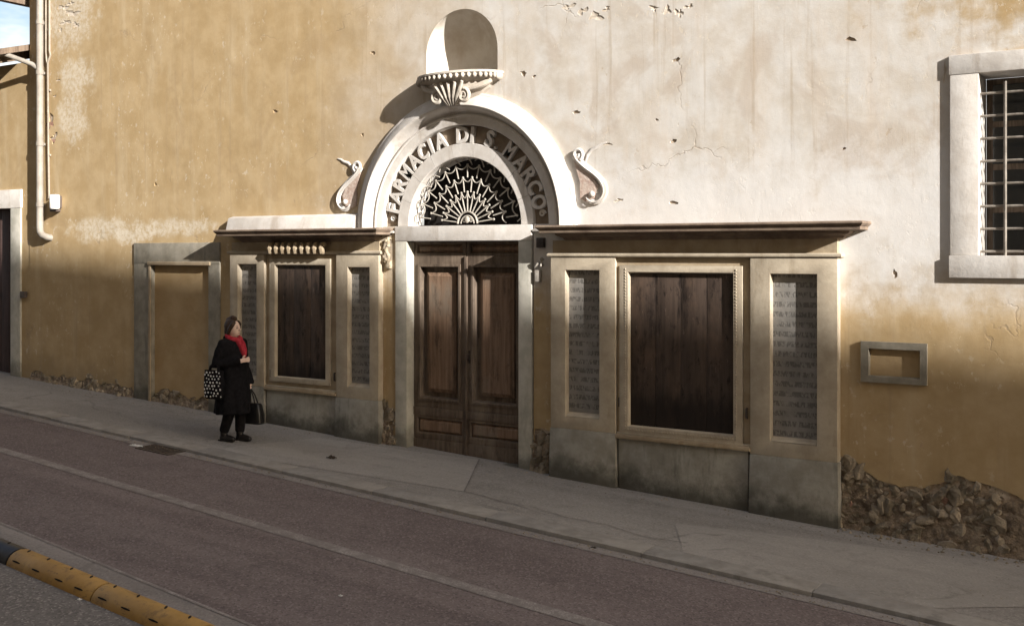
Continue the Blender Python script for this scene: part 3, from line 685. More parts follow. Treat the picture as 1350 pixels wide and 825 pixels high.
# bricked-up doorway with stone surround
dj0, dj1, dt = fx(201), fx(276), fz(238, 348)
sur = MB(); zb = gz(DL) - .25
sur.box(DL, dj0, -0.022, .2, zb, DT - .22); sur.box(dj1, DR, -0.022, .2, zb, DT - .22)
box('jamb', 'grey_stone', bld, DL, dj0, -0.022, .2, zb, dt, 0.008)
box('jamb', 'grey_stone', bld, dj1, DR, -0.022, .2, zb, dt, 0.008)
box('lintel', 'grey_stone', bld, DL - .0, DR + .0, -0.026, .2, dt, DT, 0.008)
box('lintel_moulding', 'shop_buff', bld, dj0 - .06, dj1 + .06, -0.06, -.026, dt - .02, dt + .035, 0.01)
box('reveal_trim', 'shop_buff', bld, dj0 - .05, dj0, -0.045, -.022, zb, dt - .02, 0.01)
eb = edge([(202, 518), (215, 512), (235, 521), (252, 528), (264, 524), (276, 533)], 0.05, 0.02)
eb[0] = (dj0, eb[0][1])
sheet(eb + [(dj1, eb[-1][1]), (dj1, dt), (dj0, dt)], [], 0.045, 0.03).build('doorway_infill', 'fill_plaster', bld)
box('doorway_core', 'masonry', bld, dj0, dj1, 0.075, .2, zb, dt, 0)

# portal's flanking rubble, foot-of-wall stones: alike pieces share meshes
def rock_mesh(seed, r):
    bm = bmesh.new(); bmesh.ops.create_icosphere(bm, subdivisions=2, radius=1)
    for v in bm.verts:
        d = mnoise.noise(v.co * 1.3 + Vector((seed * 7.1, 0, 0))) * .5 + mnoise.noise(v.co * 3.1 + Vector((0, seed * 3.7, 0))) * .34
        v.co *= 1 + d
        for ax in range(3): v.co[ax] = max(-.9, min(.9, v.co[ax]))
        v.co *= r
    me = bpy.data.meshes.new('stone'); bm.to_mesh(me); bm.free()
    me.materials.append(MT['rubble']); me.polygons.foreach_set('use_smooth', [True] * len(me.polygons))
    try: me.set_sharp_from_angle(angle=R(32))
    except Exception: pass
    return me
rocks = [rock_mesh(i, 1.0) for i in range(7)]
rocks_b = []
for i in (1, 4):
    mm = rocks[i].copy(); mm.materials.clear(); mm.materials.append(MT['brick_red']); rocks_b.append(mm)
rr = random.Random(21)
def rubble_fill(poly_top, x0, x1, step, size, y=0.02, lim=170, parent=bld):
    cnt = 0; x = x0
    def top(xx):
        for i in range(len(poly_top) - 1):
            a, b = poly_top[i], poly_top[i + 1]
            if a[0] <= xx <= b[0]: return a[1] + (b[1] - a[1]) * (xx - a[0]) / (b[0] - a[0] + 1e-9)
        return poly_top[-1][1]
    while x < x1:
        z = gz(x) - .01
        zt = top(x)
        while z < zt + .01 and cnt < lim:
            s = size * rr.choice((.45, .6, .8, 1.0, 1.5)) * rr.uniform(.8, 1.2)
            o = bpy.data.objects.new('stone', rr.choice(rocks_b) if rr.random() < .012 else rr.choice(rocks)); COL.objects.link(o); o.parent = parent
            frac = 1 - (z - gz(x)) / max(.05, zt - gz(x))
            o.location = Vector((x + rr.uniform(-.3, .3) * step, y + .006 - 0.052 * frac + rr.uniform(-.012, .012), z + rr.uniform(-.2, .2) * step)) - WLOC[parent.name]
            o.rotation_euler = (rr.uniform(-.5, .5), rr.uniform(-3, 3), rr.uniform(-.5, .5)); o.scale = (s * rr.uniform(.9, 1.5), s * .55, s * rr.uniform(.55, .95))
            cnt += 1; z += step * rr.uniform(.7, 1.0)
        x += step * rr.uniform(.7, 1.0)
    return cnt
b_ = sorted(px([(1108, 601), (1128, 607), (1140, 622), (1156, 633), (1180, 641), (1215, 644), (1240, 638), (1262, 627), (1278, 631), (1300, 641), (1330, 648), (1352, 662), (1420, 664), (1500, 690)]))
def mortar(poly_top, x0, x1, y=0.02, seed=0):
    nx, nz = int((x1 - x0) / .022), 30; vs = []; pt = sorted(poly_top)
    def top(xx):
        for a, b in zip(pt, pt[1:]):
            if a[0] <= xx <= b[0]: return a[1] + (b[1] - a[1]) * (xx - a[0]) / (b[0] - a[0] + 1e-9)
        return pt[0][1] if xx < pt[0][0] else pt[-1][1]
    for i in range(nx + 1):
        xx = x0 + (x1 - x0) * i / nx; g = gz(xx) - .03; t = top(xx) + .06
        for j in range(nz + 1):
            zz = g + (t - g) * j / nz; f = 1 - j / nz; q = Vector((xx, seed, zz))
            d = abs(mnoise.noise(q * 9)) * .035 + abs(mnoise.noise(q * 21)) * .02 + mnoise.noise(q * 45) * .008
            vs.append((xx, y + .012 - .085 * f ** 1.6 - d, zz))
    return MB().add(vs, [(i * (nz + 1) + j, (i + 1) * (nz + 1) + j, (i + 1) * (nz + 1) + j + 1, i * (nz + 1) + j + 1) for i in range(nx) for j in range(nz)]).build('crumbled_mortar', 'rubble_dust', bld, smooth=True)
mortar(b_, fx(1108), fx(1490))
mortar(px([(505, 530), (518, 533)]), fx(505), fx(519)); mortar(px([(704, 565), (724, 568)]), fx(703), fx(725))
mortar(px([(42, 489), (62, 496), (85, 495), (100, 502), (118, 497), (132, 506), (150, 505), (177, 510)]), fx(42), fx(177), .025)
mortar(px([(202, 518), (215, 512), (235, 521), (252, 528), (276, 533)]), fx(202), fx(275), .06)
n1 = rubble_fill(b_, fx(1110), fx(1400), 0.09, 0.056)
rubble_fill(px([(505, 530), (518, 533)]), fx(506), fx(518), 0.085, 0.055)
rubble_fill(px([(704, 565), (724, 568)]), fx(705), fx(724), 0.085, 0.055)
rubble_fill(sorted(px([(42, 489), (62, 496), (85, 495), (100, 502), (118, 497), (132, 506), (150, 505), (177, 510)])), fx(43), fx(176), 0.11, 0.055, 0.02, 60)
rubble_fill(sorted(px([(202, 518), (215, 512), (235, 521), (252, 528), (276, 533)])), fx(204), fx(275), 0.1, 0.05, 0.06, 40)
# bricks in the broken patch beside the drainpipe
bk = box('brick', 'brick_red', bld, fx(66) - .09, fx(66) + .09, 0.003, 0.03, fz(66, 165), fz(66, 165) + .05, 0.006)
for k in range(5):
    inst(bk, 'brick', (fx(66) + (.04 if k % 2 else -.03), .018, fz(66, 192) + k * .075 + (.02 if k > 1 else 0)), bld)

# ================================================================== PORTAL
por = thing('arched_portal', 'white stone arched portal with raised lettering, iron fanlight and double wooden door', 'doorway', (PX, 0, gz(PX)))
def arc_sweep(prof, n=64, leg=0.0, a0=0.0, a1=math.pi, mb=None, closed=True):
    mb = mb or MB(); rings = []
    if leg: rings.append([(PX + r, y, ZS - leg) for r, y in prof])
    for i in range(n + 1):
        a = a0 + (a1 - a0) * i / n
        rings.append([(PX + r * math.cos(a), y, ZS + r * math.sin(a)) for r, y in prof])
    if leg: rings.append([(PX - r, y, ZS - leg) for r, y in prof])
    return mb.loft(rings, True, closed)
LEG = 0.06
arc_sweep([(1.66, 0.02), (1.66, -.05), (1.645, -.062), (1.625, -.065), (1.615, -.078), (1.55, -.125), (1.515, -.142), (1.495, -.15), (1.482, -.145), (1.465, -.115), (1.445, -.065), (1.42, -.025), (1.40, -.005), (1.40, 0.02)], leg=LEG).build('archivolt', 'white_stone', por, smooth=True)
arc_sweep([(1.40, 0.12), (1.40, -.012), (1.39, -.03), (1.37, -.035), (1.36, -.02), (1.29, -.012), (1.268, -.006), (1.258, .012), (1.258, .12)], leg=LEG).build('inner_moulding', 'white_stone', por, smooth=True)
arc_sweep([(1.26, 0.10), (1.26, 0.085), (1.02, 0.085), (1.02, 0.10)], leg=0).build('letter_band', 'band_stone', por, smooth=True)
vb = 9
for i in range(vb):                                   # voussoirs of the inner ring
    a0, a1 = math.pi * i / vb + .002, math.pi * (i + 1) / vb - .002
    arc_sweep([(1.035, 0.3), (1.035, 0.032), (1.03, .025), (.865, .025), (.855, .035), (.855, .3)], n=8, a0=a0, a1=a1).build('voussoir', 'white_stone', por, smooth=True)
LZ = ZS - 0.195
box('lintel', 'white_stone', por, PX - 1.04, PX + 1.04, -0.03, .3, LZ, ZS - .003, 0.01)
zg = gz(PX) - .25
for sg in (-1, 1):
    a, b = sorted((PX + sg * .85, PX + sg * 1.04))
    box('jamb', 'jamb_stone', por, a, b, -0.025, .3, zg, LZ - .002, 0.012)
# stepped sides of the arch feet, down on to the shop fronts
for sg in (-1, 1):
    a, b = sorted((PX + sg * 1.055, PX + sg * 1.645))
    box('impost', 'white_stone', por, a, b, -0.04, .02, ZS - .09, ZS - LEG, 0.006)
# letters
FT = bpy.data.curves.new('ft', 'FONT')
def letter(ch, ang, r=1.045, h=0.195, wide=1.0):
    cu = bpy.data.curves.new('letter', 'FONT'); cu.body = ch; cu.size = h / 0.70; cu.align_x = 'CENTER'; cu.extrude = 0.028; cu.offset = 0.009; cu.resolution_u = 3
    t = bpy.data.objects.new('tmp', cu); COL.objects.link(t)
    dg = bpy.context.evaluated_depsgraph_get(); dg.update()
    me = bpy.data.meshes.new_from_object(t.evaluated_get(dg)); bpy.data.objects.remove(t)
    rot = ang - math.pi / 2
    for v in me.vertices:
        x, y, z = v.co; x *= wide
        X = x * math.cos(rot) - y * math.sin(rot); Z = x * math.sin(rot) + y * math.cos(rot)
        v.co = (X, 0.052 - z, Z)
    # serif feet
    return link('letter', me, 'white_stone', (PX + r * math.cos(ang), 0.0, ZS + r * math.sin(ang)), por)
text = [('F', 168), ('A', 160), ('R', 151.5), ('M', 142), ('A', 132.5), ('C', 123.5), ('I', 116.3), ('A', 108), ('D', 90.7), ('I', 83), ('S', 69.5), ('M', 52.5), ('A', 41.5), ('R', 32), ('C', 23), ('O', 13.5)]
for ch, a in text: letter(ch, R(a), wide={'M': .72, 'A': .82, 'C': .8, 'O': .78}.get(ch, .95))
a = R(63.5); MB().box(-.014, .014, 0, .05, -.014, .014).build('dot', 'white_stone', por).location = Vector((PX + 1.065 * math.cos(a), .055, ZS + 1.065 * math.sin(a))) - WLOC[por.name]
for a in (174.8, 6.5):
    a = R(a); MB().tube(spiral(PX + 1.145 * math.cos(a), ZS + 1.145 * math.sin(a), .045, .012, 1.3, 0, .07, 20), .014, 6).build('scroll_mark', 'white_stone', por, smooth=True)
# fanlight
fan = box('fanlight', 'inside_dark', por, PX - .9, PX + .9, .42, .45, ZS - .02, ZS + .9, 0)
MB().box(PX - .86, PX + .86, .26, .30, ZS, ZS + .015).build('fanlight_rail', 'iron_dark', por)
GY = 0.13
def P(r, a, y=GY): return (PX + r * math.cos(a), y, ZS + .025 + r * math.sin(a))
arc = [P(.15, math.pi * i / 14) for i in range(15)]
MB().tube(arc, .013, 6).build('grille_bar', 'iron_pale', fan, smooth=True)
MB().tube([P(.10, math.pi * i / 12) for i in range(13)], .009, 6).build('grille_bar', 'iron_pale', fan, smooth=True)
MB().ell(P(.05, R(90), GY - .01), (.035, .02, .045), nu=10, nv=8).build('grille_boss', 'iron_pale', fan, smooth=True)
for k in (-1, 1): MB().tube(spiral(PX + k * .055, ZS + .07, .035, .008, 1.2, R(90), GY, 16, k), .008, 6).build('grille_scroll', 'iron_pale', fan, smooth=True)
NS = 13; dlt = math.pi / NS
rows = [(0.15, 0.40, 0.335), (0.40, 0.585, 0.535), (0.585, 0.745, 0.70)]
for ri, (ra, rb_, rm) in enumerate(rows):
    off = 0.5 if ri % 2 == 0 else 0.0
    start = ra
    for i in range(NS + (0 if off else 1)):
        a = (i + off) * dlt
        if a < 0.02 or a > math.pi - 0.02: continue
        MB().tube([P(start, a), P((start + rb_) / 2, a), P(rb_, a)], .0085, 6).build('grille_bar', 'iron_pale', fan, smooth=True)
        MB().ell(P(rb_, a), (.016, .014, .016), nu=8, nv=6).build('grille_knop', 'iron_pale', fan, smooth=True)
    for i in range(NS):
        a0 = (i + off) * dlt; a1 = a0 + dlt
        if a1 > math.pi - 0.01: continue
        pts = []
        for q in range(9):
            t = q / 8; pts.append(P(rb_ - (rb_ - rm) * 1.15 * math.sin(math.pi * t) ** .8, a0 + (a1 - a0) * t))
        MB().tube(pts, .008, 6).build('grille_bar', 'iron_pale', fan, smooth=True)
for i in range(NS):                                   # outer hooks
    a = (i + .5) * dlt
    pts = [P(.745 + .09 * math.sin(t / 8 * math.pi * .8), a + .10 * (t / 8 - .5) * 2) for t in range(9)]
    MB().tube(pts, .008, 6).build('grille_bar', 'iron_pale', fan, smooth=True)
# door leaves
DY = 0.13
dz0, dz1 = gz(PX) - .10, LZ - .003
leaves = [(PX - .848, PX - .012 - .02), (PX - .012 + .0, PX + .848)]
mid = PX - .02
def zpx(v): return fz(612, v, DY)
for li, (x0, x1) in enumerate([(PX - .849, mid - .006), (mid + .006, PX + .849)]):
    m0 = 0.085; ins = 0.11
    lf = frame(x0, x1, zpx(541), zpx(338), x0 + ins, x1 - ins, zpx(528), zpx(352), DY, DY + .075, DY + .08, 0.012)
    lf.box(x0, x1, DY - .012, DY + .06, zpx(552), zpx(541) - .001)        # mid rail
    frame(x0, x1, zpx(584), zpx(552) - .001, x0 + .06, x1 - .06, zpx(576), zpx(556), DY, DY + .03, DY + .06, 0.012, lf)
    lf.box(x0, x1, DY - .01, DY + .06, dz0, zpx(584) - .001)
    frame(x0, x1, zpx(338) + .001, dz1, x0 + .05, x1 - .05, zpx(334), zpx(321), DY, DY + .03, DY + .06, 0.015, lf)
    leaf = lf.build('door_leaf', 'door_wood', por, bevel=0.004)
    def panel(a, b, c0, c1, y):
        mb = MB(); s = .05 if c1 - c0 > .5 else .03
        mb.loft([[(a, y + .02, c0), (b, y + .02, c0), (b, y + .02, c1), (a, y + .02, c1)], [(a, y, c0), (b, y, c0), (b, y, c1), (a, y, c1)],
                 [(a + s, y - .028, c0 + s), (b - s, y - .028, c0 + s), (b - s, y - .028, c1 - s), (a + s, y - .028, c1 - s)]])
        return mb.build('panel', 'door_panel', leaf)
    g = .07
    panel(x0 + ins + g + .001, x1 - ins - g - .001, zpx(528) + g + .001, zpx(352) - g - .001, DY + .050)
    panel(x0 + .073, x1 - .073, zpx(576) + .013, zpx(556) - .013, DY + .033)
    panel(x0 + .066, x1 - .066, zpx(334) + .016, zpx(321) - .016, DY + .033)
    box('panel_ground', 'door_wood', leaf, x0 + ins + .0, x1 - ins - .0, DY + .0755, DY + .0805, zpx(528), zpx(352), 0)
    # raised moulding round the main panel
    frame(x0 + ins - .035, x1 - ins + .035, zpx(528) - .035, zpx(352) + .035, x0 + ins - .002, x1 - ins + .002, zpx(528) - .002, zpx(352) + .002, DY - .02, DY - .008, DY - .001, .008).build('panel_moulding', 'door_wood', leaf, bevel=.004)
box('meeting_stile', 'door_wood', por, mid - .022, mid + .022, DY - .022, DY + .05, dz0, zpx(338), 0.006)
kp = zpx(470)
box('lock_plate', 'iron_dark', por, mid + .035, mid + .065, DY - .008, DY + .001, kp - .08, kp + .08, 0.003)
MB().tube([(mid + .05, DY - .008, kp + .03), (mid + .05, DY - .05, kp + .03), (mid + .05, DY - .055, kp - .03), (mid + .05, DY - .008, kp - .04)], .009, 8).build('door_handle', 'iron_dark', por, smooth=True)
box('threshold', 'grey_stone', por, PX - .849, PX + .849, -0.02, .3, gz(PX) - .3, gz(PX) - .03, 0.01)
box('door_backing', 'inside_dark', por, PX - .849, PX + .849, DY + .082, DY + .1, dz0, dz1, 0)
# stucco scrolls at the haunches
def scroll(mirror):
    f = (lambda x: 2 * PX - x) if mirror else (lambda x: x)
    y = -0.012
    pts = [(fx(u), fz(u, v)) for u, v in ((759, 205), (764, 213), (774, 222), (786, 231), (795, 241), (798, 253), (793, 263), (784, 267), (776, 262), (774, 254), (779, 248), (786, 250), (787, 256))]
    # smooth
    sm = []
    for i in range(len(pts) - 1):
        p0, p1, p2, p3 = pts[max(i - 1, 0)], pts[i], pts[i + 1], pts[min(i + 2, len(pts) - 1)]
        for k in range(5):
            t = k / 5
            sm.append(tuple(0.5 * (2 * p1[c] + (p2[c] - p0[c]) * t + (2 * p0[c] - 5 * p1[c] + 4 * p2[c] - p3[c]) * t * t + (3 * p1[c] - p0[c] - 3 * p2[c] + p3[c]) * t ** 3) for c in (0, 1)))
    s = MB().tube([(f(p[0]), y, p[1]) for p in sm], [.05 - .028 * (i / len(sm)) for i in range(len(sm))], 8, flat=.55).build('scroll', 'white_stone', por, smooth=True)
    MB().tube([(f(p[0]), y - .035, p[1]) for p in sm[2:-18]], .010, 6).build('scroll_bead', 'white_stone', s, smooth=True)
    pr = px([(758, 212), (770, 224), (784, 235), (790, 246), (784, 262), (774, 266), (766, 262), (766, 240)])
    mb = MB(); q = [(f(a), b) for a, b in pr]; mb.loft([[(a, -.028, b) for a, b in q], [(a, .01, b) for a, b in q]]); mb.build('scroll_field', 'pink_stucco', s)
    c = (f(fx(783)), fz(783, 256)); MB().ell((c[0], -.05, c[1]), (.035, .03, .035), nu=10, nv=8).build('scroll_eye', 'white_stone', s, smooth=True)
    c = (fx(763), fz(763, 204)); MB().tube([(f(a), -.03, b) for a, _, b in spiral(c[0], c[1], .075, .02, 1.2, R(-60), 0, 20, 1)], .022, 8).build('scroll_curl', 'white_stone', s, smooth=True)
    MB().tube([(f(fx(u)), -.006, fz(u, v)) for u, v in ((772, 214), (775, 204), (781, 197), (789, 194), (794, 190), (800, 188))], [.012, .02, .024, .02, .016, .008], 8, flat=.5).build('scroll_leaf', 'white_stone', s, smooth=True)
scroll(False); scroll(True)

# ironwork in the two gaps beside the door
x, z = fx(511, -.06), fz(511, 330, -.06)
br = thing('iron_bracket', 'rusty twisted iron bracket on the strip between left shop front and door', 'bracket', (x, 0, z - .25))
MB().tube([(x, .0, z + .15), (x, -.05, z + .16), (x + .02, -.07, z + .08), (x - .02, -.07, z), (x + .02, -.065, z - .08), (x - .01, -.05, z - .16), (x, 0, z - .2)], [.018, .02, .022, .026, .024, .02, .014], 8).build('stem', 'iron_rust', br, smooth=True)
for k in range(5): MB().ell((x + (.018 if k % 2 else -.018), -.07, z + .12 - k * .06), (.03, .03, .026), nu=8, nv=6).build('twist', 'iron_rust', br, smooth=True)
MB().box(x - .035, x + .035, -.06, -.001, z - .24, z - .13).build('foot', 'iron_rust', br, bevel=.008)
x, z = fx(709, -.05), fz(709, 345, -.05)
br = thing('iron_bracket', 'pale metal shutter catch on the strip between door and right shop front', 'bracket', (x, 0, z - .3))
box('plate', 'iron_pale', br, x - .045, x + .03, -.05, .0, z - .24, z - .1, .006)
MB().tube([(x - .05, -.03, z - .07), (x, -.06, z - .02), (x + .02, -.05, z + .0)], .016, 8).build('arm', 'iron_pale', br, smooth=True)
for k in (0, 1): MB().ell((x + .05, -.045, z + .03 - k * .07), (.02, .03, .026), nu=8, nv=6).build('knob', 'iron_pale', br, smooth=True)
MB().tube([(x + .05, .0, z + .03), (x + .05, -.045, z + .03), (x + .05, -.045, z - .04), (x + .05, 0, z - .04)], .012, 6).build('hasp', 'iron_pale', br, smooth=True)
x, z = fx(712, -.05), fz(712, 320, -.05)
box('junction_box', 'iron_dark', br, x - .05, x + .05, -.06, -.001, z - .06, z + .06, .006)

# ================================================================== SHOP FRONTS
def cornice_loft(x0, x1, prof, zbase, name, mat, parent):
    """moulding with returns at both ends: prof = (projection from wall, height)"""
    p0 = prof[0][0]; rings = []
    for p, z in prof:
        e = p - p0
        rings.append([(x0 - e, .02, zbase + z), (x0 - e, -p, zbase + z), (x1 + e, -p, zbase + z), (x1 + e, .02, zbase + z)])
    return MB().loft(rings).build(name, mat, parent)
def shopfront(label, loc, cu0, cu1, vtop, vmid, vstr, um, pil, disp, dent, block, yp):
    sf = thing('shop_front', label, 'shop front', loc)
    zc_top = fz(um, vtop, -.36); zstr = fz(um, vstr, -yp)              # cornice top, underside of string course
    zst = zstr + .05
    bx0, bx1 = fx(pil[0][0], -yp), fx(pil[1][1], -yp)
    e = 0.36 - (yp - .03)
    x0, x1 = fx(cu0, -.36) + e, fx(cu1, -.36) - e
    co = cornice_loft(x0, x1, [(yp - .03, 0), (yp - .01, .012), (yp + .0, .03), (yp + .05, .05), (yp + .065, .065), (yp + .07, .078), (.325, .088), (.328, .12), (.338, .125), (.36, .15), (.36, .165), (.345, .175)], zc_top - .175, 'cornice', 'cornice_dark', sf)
    # frieze
    box('frieze', 'shop_buff', sf, bx0 + .01, bx1 - .01, -(yp - .03), .0, zst - .001, zc_top - .174, 0.0)
    cornice_loft(bx0, bx1, [(yp - .025, 0), (yp + .012, .006), (yp + .018, .016), (yp + .018, .036), (yp + .0, .05)], zstr, 'string_course', 'shop_cream', sf)
    for (u0, u1, t0, t1, tv0, tv1, pv) in pil:
        a, b = fx(u0, -yp), fx(u1, -yp); uc = (u0 + u1) / 2
        zp = fz(uc, pv, -yp); i0, i1 = fx(t0, -yp), fx(t1, -yp); j1, j0 = fz(uc, tv0, -yp), fz(uc, tv1, -yp)
        pl = frame(a, b, zp, zstr - .002, i0, i1, j0, j1, -yp, -yp + .085, .0, .006).build('pilaster', 'shop_cream', sf, bevel=.005)
        box('tablet', 'tablet', pl, i0 + .004, i1 - .004, -yp + .084, -.005, j0 + .004, j1 - .004, 0)
        # sloping ledge under the tablet
        MB().hexa([(i0 + .007, -yp + .004, j0 + .0065), (i1 - .007, -yp + .004, j0 + .0065), (i1 - .007, -yp + .083, j0 + .0065), (i0 + .007, -yp + .083, j0 + .0065), (i0 + .007, -yp + .006, j0 + .012), (i1 - .007, -yp + .006, j0 + .012), (i1 - .007, -yp + .083, j0 + .05), (i0 + .007, -yp + .083, j0 + .05)]).build('ledge', 'shop_cream', pl)
        zb = min(gz(a), gz(b)) - .2
        MB().hexa([(a - .02, -yp - .03, zb), (b + .025, -yp - .03, zb), (b + .025, .0, zb), (a - .02, .0, zb), (a - .004, -yp - .012, zp - .002), (b + .006, -yp - .012, zp - .002), (b + .006, .0, zp - .002), (a - .004, .0, zp - .002)]).build('plinth', 'plinth_stone', sf, bevel=.01)
    (u0, u1, o0, o1, ov0, ov1, p0, p1, pv0, pv1, sv) = disp
    yd = yp - .045; uc = (u0 + u1) / 2
    a, b = fx(pil[0][1], -yp) + .001, fx(pil[1][0], -yp) - .001
    zt = zstr - .002; zsill = fz(uc, sv, -yd)
    ia, ib, iz1, iz0 = fx(o0, -yd), fx(o1, -yd), fz(uc, ov0, -yd), fz(uc, ov1, -yd)
    cs = frame(a, b, zsill + .07, zt, ia, ib, iz0, iz1, -yd, -yd + .02, .0, .0).build('case_surround', 'shop_buff', sf, bevel=.004)
    q0, q1, qz1, qz0 = fx(p0, -yd), fx(p1, -yd), fz(uc, pv0, -yd), fz(uc, pv1, -yd)
    ff = frame(ia + .001, ib - .001, iz0 + .001, iz1 - .001, q0, q1, qz0, qz1, -yd - .03, -yd + .018, -yd + .019, .014).build('case_frame', 'shop_cream', sf, bevel=.005)
    if dent[2]:                                                       # beaded frame
        n = 46; bd = None
        per = [(q0 - .03, qz0 - .03, q0 - .03, qz1 + .03), (q0 - .03, qz0 - .03, q1 + .03, qz0 - .03), (q1 + .03, qz0 - .03, q1 + .03, qz1 + .03)]
        for (xa, za, xb, zb2) in per:
            L = math.hypot(xb - xa, zb2 - za); k = int(L / .034)
            for i in range(k + 1):
                xx, zz = xa + (xb - xa) * i / k, za + (zb2 - za) * i / k
                if bd is None: bd = MB().ell((xx, -yd - .032, zz), (.010, .006, .013), nu=6, nv=4).build('bead', 'shop_cream', ff, smooth=True)
                else: inst(bd, 'bead', (xx, -yd - .032, zz), ff)
    nb = 4 if q1 - q0 > 1.0 else 3
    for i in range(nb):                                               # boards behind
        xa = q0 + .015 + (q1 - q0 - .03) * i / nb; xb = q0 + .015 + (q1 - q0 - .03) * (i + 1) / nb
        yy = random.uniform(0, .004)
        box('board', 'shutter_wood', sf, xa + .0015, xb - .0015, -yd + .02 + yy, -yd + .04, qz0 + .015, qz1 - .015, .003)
    box('case_back', 'inside_dark', sf, q0 - .02, q1 + .02, -yd + .042, -.002, qz0 - .03, qz1 + .03, 0)
    # sill
    box('sill', 'shop_buff', sf, a + .001, b - .001, -yp - .015, -.001, zsill, zsill + .045, .01)
    box('sill_moulding', 'shop_cream', sf, a + .002, b - .002, -yp + .012, -.002, zsill + .046, zsill + .069, .006)
    zb = min(gz(a), gz(b)) - .2
    box('base_slab', 'plinth_stone', sf, a + .03, b - .03, -yp + .02, -.001, zb, zsill - .001, .006)
    for (hu, hv) in dent[3]:
        xx, zz = fx(hu, -yp), fz(hu, hv, -yp); MB().tube([(xx, -yd + .005, zz - .05), (xx, -yd - .02, zz - .05), (xx, -yd - .02, zz + .05), (xx, -yd + .005, zz + .05)], .012, 6).build('hinge', 'iron_dark', sf, smooth=True)
    if dent[0]:
        x0_, x1_ = fx(dent[0], -yp), fx(dent[1], -yp); n = 9
        for i in range(n):
            xx = x0_ + (x1_ - x0_) * (i + .5) / n; w = (x1_ - x0_) / n
            MB().tube([(xx, -yp - .0, zst + .10), (xx, -yp - .05, zst + .085), (xx, -yp - .075, zst + .03), (xx, -yp - .065, zst - .02), (xx, -yp - .035, zst - .035)], [w * .26, w * .38, w * .40, w * .34, w * .18], 8).build('bracket_tooth', 'shop_buff', sf, smooth=True)
        box('tooth_rail', 'cornice_dark', sf, x0_ - .02, x1_ + .02, -yp - .03, -yp + .03, zst + .092, zst + .115, .004)
    if block:
        (b0, b1, bv) = block; xx0, xx1 = fx(b0, -.10), fx(b1, -.10)
        MB().hexa([(xx0, -.14, zc_top), (xx1, -.14, zc_top), (xx1, .0, zc_top), (xx0, .0, zc_top), (xx0 + .01, -.10, fz(um, bv, -.1)), (xx1, -.10, fz(um, bv, -.1)), (xx1, .0, fz(um, bv, -.1) + .03), (xx0 + .01, .0, fz(um, bv, -.1) + .03)]).build('blocking_course', 'white_stone', sf, bevel=.01)
    return sf
shopfront('narrower shop front left of the door with a toothed bracket row under its cornice', (fx(400), -.05, gz(fx(400))), 281, 496, 301.5, 0, 335.5, 400,
    [(303, 348, 313, 338, 348, 500, 508), (443, 499, 458, 487, 352, 511, 526)],
    (352, 440, 357, 437, 341, 505, 364, 431, 349, 499, 517), (357, 433, False, [(355, 492), (439, 497)]), (300, 468, 285.5), 0.10)
shopfront('wider shop front right of the door with a beaded display case and long cornice', (fx(910), -.05, gz(fx(910))), 705, 1137, 294, 0, 339.5, 915,
    [(726, 811, 745, 790, 356, 551, 567), (989, 1104, 1015, 1077, 361, 585, 604)],
    (812, 988, 818, 980, 350, 577, 829, 968, 359, 568, 585), (None, None, True, [(815, 530), (983, 545)]), None, 0.12)

# stone frame for a poster on the wall
pf = frame(plq[0], plq[1], plq[2], plq[3], plq[0] + .075, plq[1] - .065, plq[2] + .06, plq[3] - .07, -.04, .02, .02, .006).build('wall_frame', 'grey_stone', None, bevel=.006)
tag(pf, 'empty grey stone notice frame on the wall right of the wide shop front', 'frame')
box('frame_field', 'fill_plaster', bld, plq[0] + .031, plq[1] - .031, .021, .05, plq[2] + .031, plq[3] - .031, 0)

# ================================================================== LEFT NEIGHBOUR
nb = thing('low_building', 'lower ochre building at the far end with dark wooden door and overhanging eaves', 'building', (XL - 4, 0, .5))
XN0 = XL - 11; EZ = fz(20, 88)
dl1 = fx(15); dl0 = dl1 - 1.25; dtp = fz(8, 275); zb = gz(dl0) - .3
nw_out = [(XN0, gz(XN0) - .3), (dl0, gz(dl0) - .3), (dl0, dtp), (dl1, dtp), (dl1, gz(dl1) - .3), (XL - .003, gz(XL) - .3), (XL - .003, EZ + .05), (XN0, EZ + .05)]
sheet(nw_out, [], 0.012, 0.4).build('wall', 'plaster', nb)
ld = box('door', 'old_door', nb, dl0, dl1, .16, .22, zb, dtp, 0.004)
for k in range(5):
    box('plank', 'old_door', ld, dl0 + .02 + k * .245, dl0 + .02 + k * .245 + .238, .138, .1595, zb, dtp - .02, .004)
jw = fx(28) - dl1
box('jamb', 'jamb_stone', nb, dl1, dl1 + jw, -.02, .2, zb, dtp, .01); box('jamb', 'jamb_stone', nb, dl0 - jw, dl0, -.02, .2, zb, dtp, .01)
box('lintel', 'white_stone', nb, dl0 - jw - .02, dl1 + jw + .02, -.025, .2, dtp + .001, dtp + .32, .01)
# eaves: sloping roof slab on rafters
mb = MB(); mb.hexa([(XN0, -.75, EZ + .02), (XL - .01, -.75, EZ + .02), (XL - .01, 6, EZ + 2.0), (XN0, 6, EZ + 2.0), (XN0, -.75, EZ + .12), (XL - .01, -.75, EZ + .12), (XL - .01, 6, EZ + 2.1), (XN0, 6, EZ + 2.1)]); mb.build('roof', 'rafter_wood', nb)
for k in range(12):
    x = XL - .35 - k * .62
    MB().hexa([(x, -.65, EZ - .09), (x + .1, -.65, EZ - .09), (x + .1, .5, EZ + .24), (x, .5, EZ + .24), (x, -.65, EZ + .045), (x + .1, -.65, EZ + .045), (x + .1, .5, EZ + .39), (x, .5, EZ + .39)]).build('rafter', 'rafter_wood', nb)
ra = MB(); ra.tube([(XN0, -.82, EZ + .03), (XL - .02, -.82, EZ + .0)], .065, 10); ra.build('gutter', 'pipe_paint', nb, smooth=True)
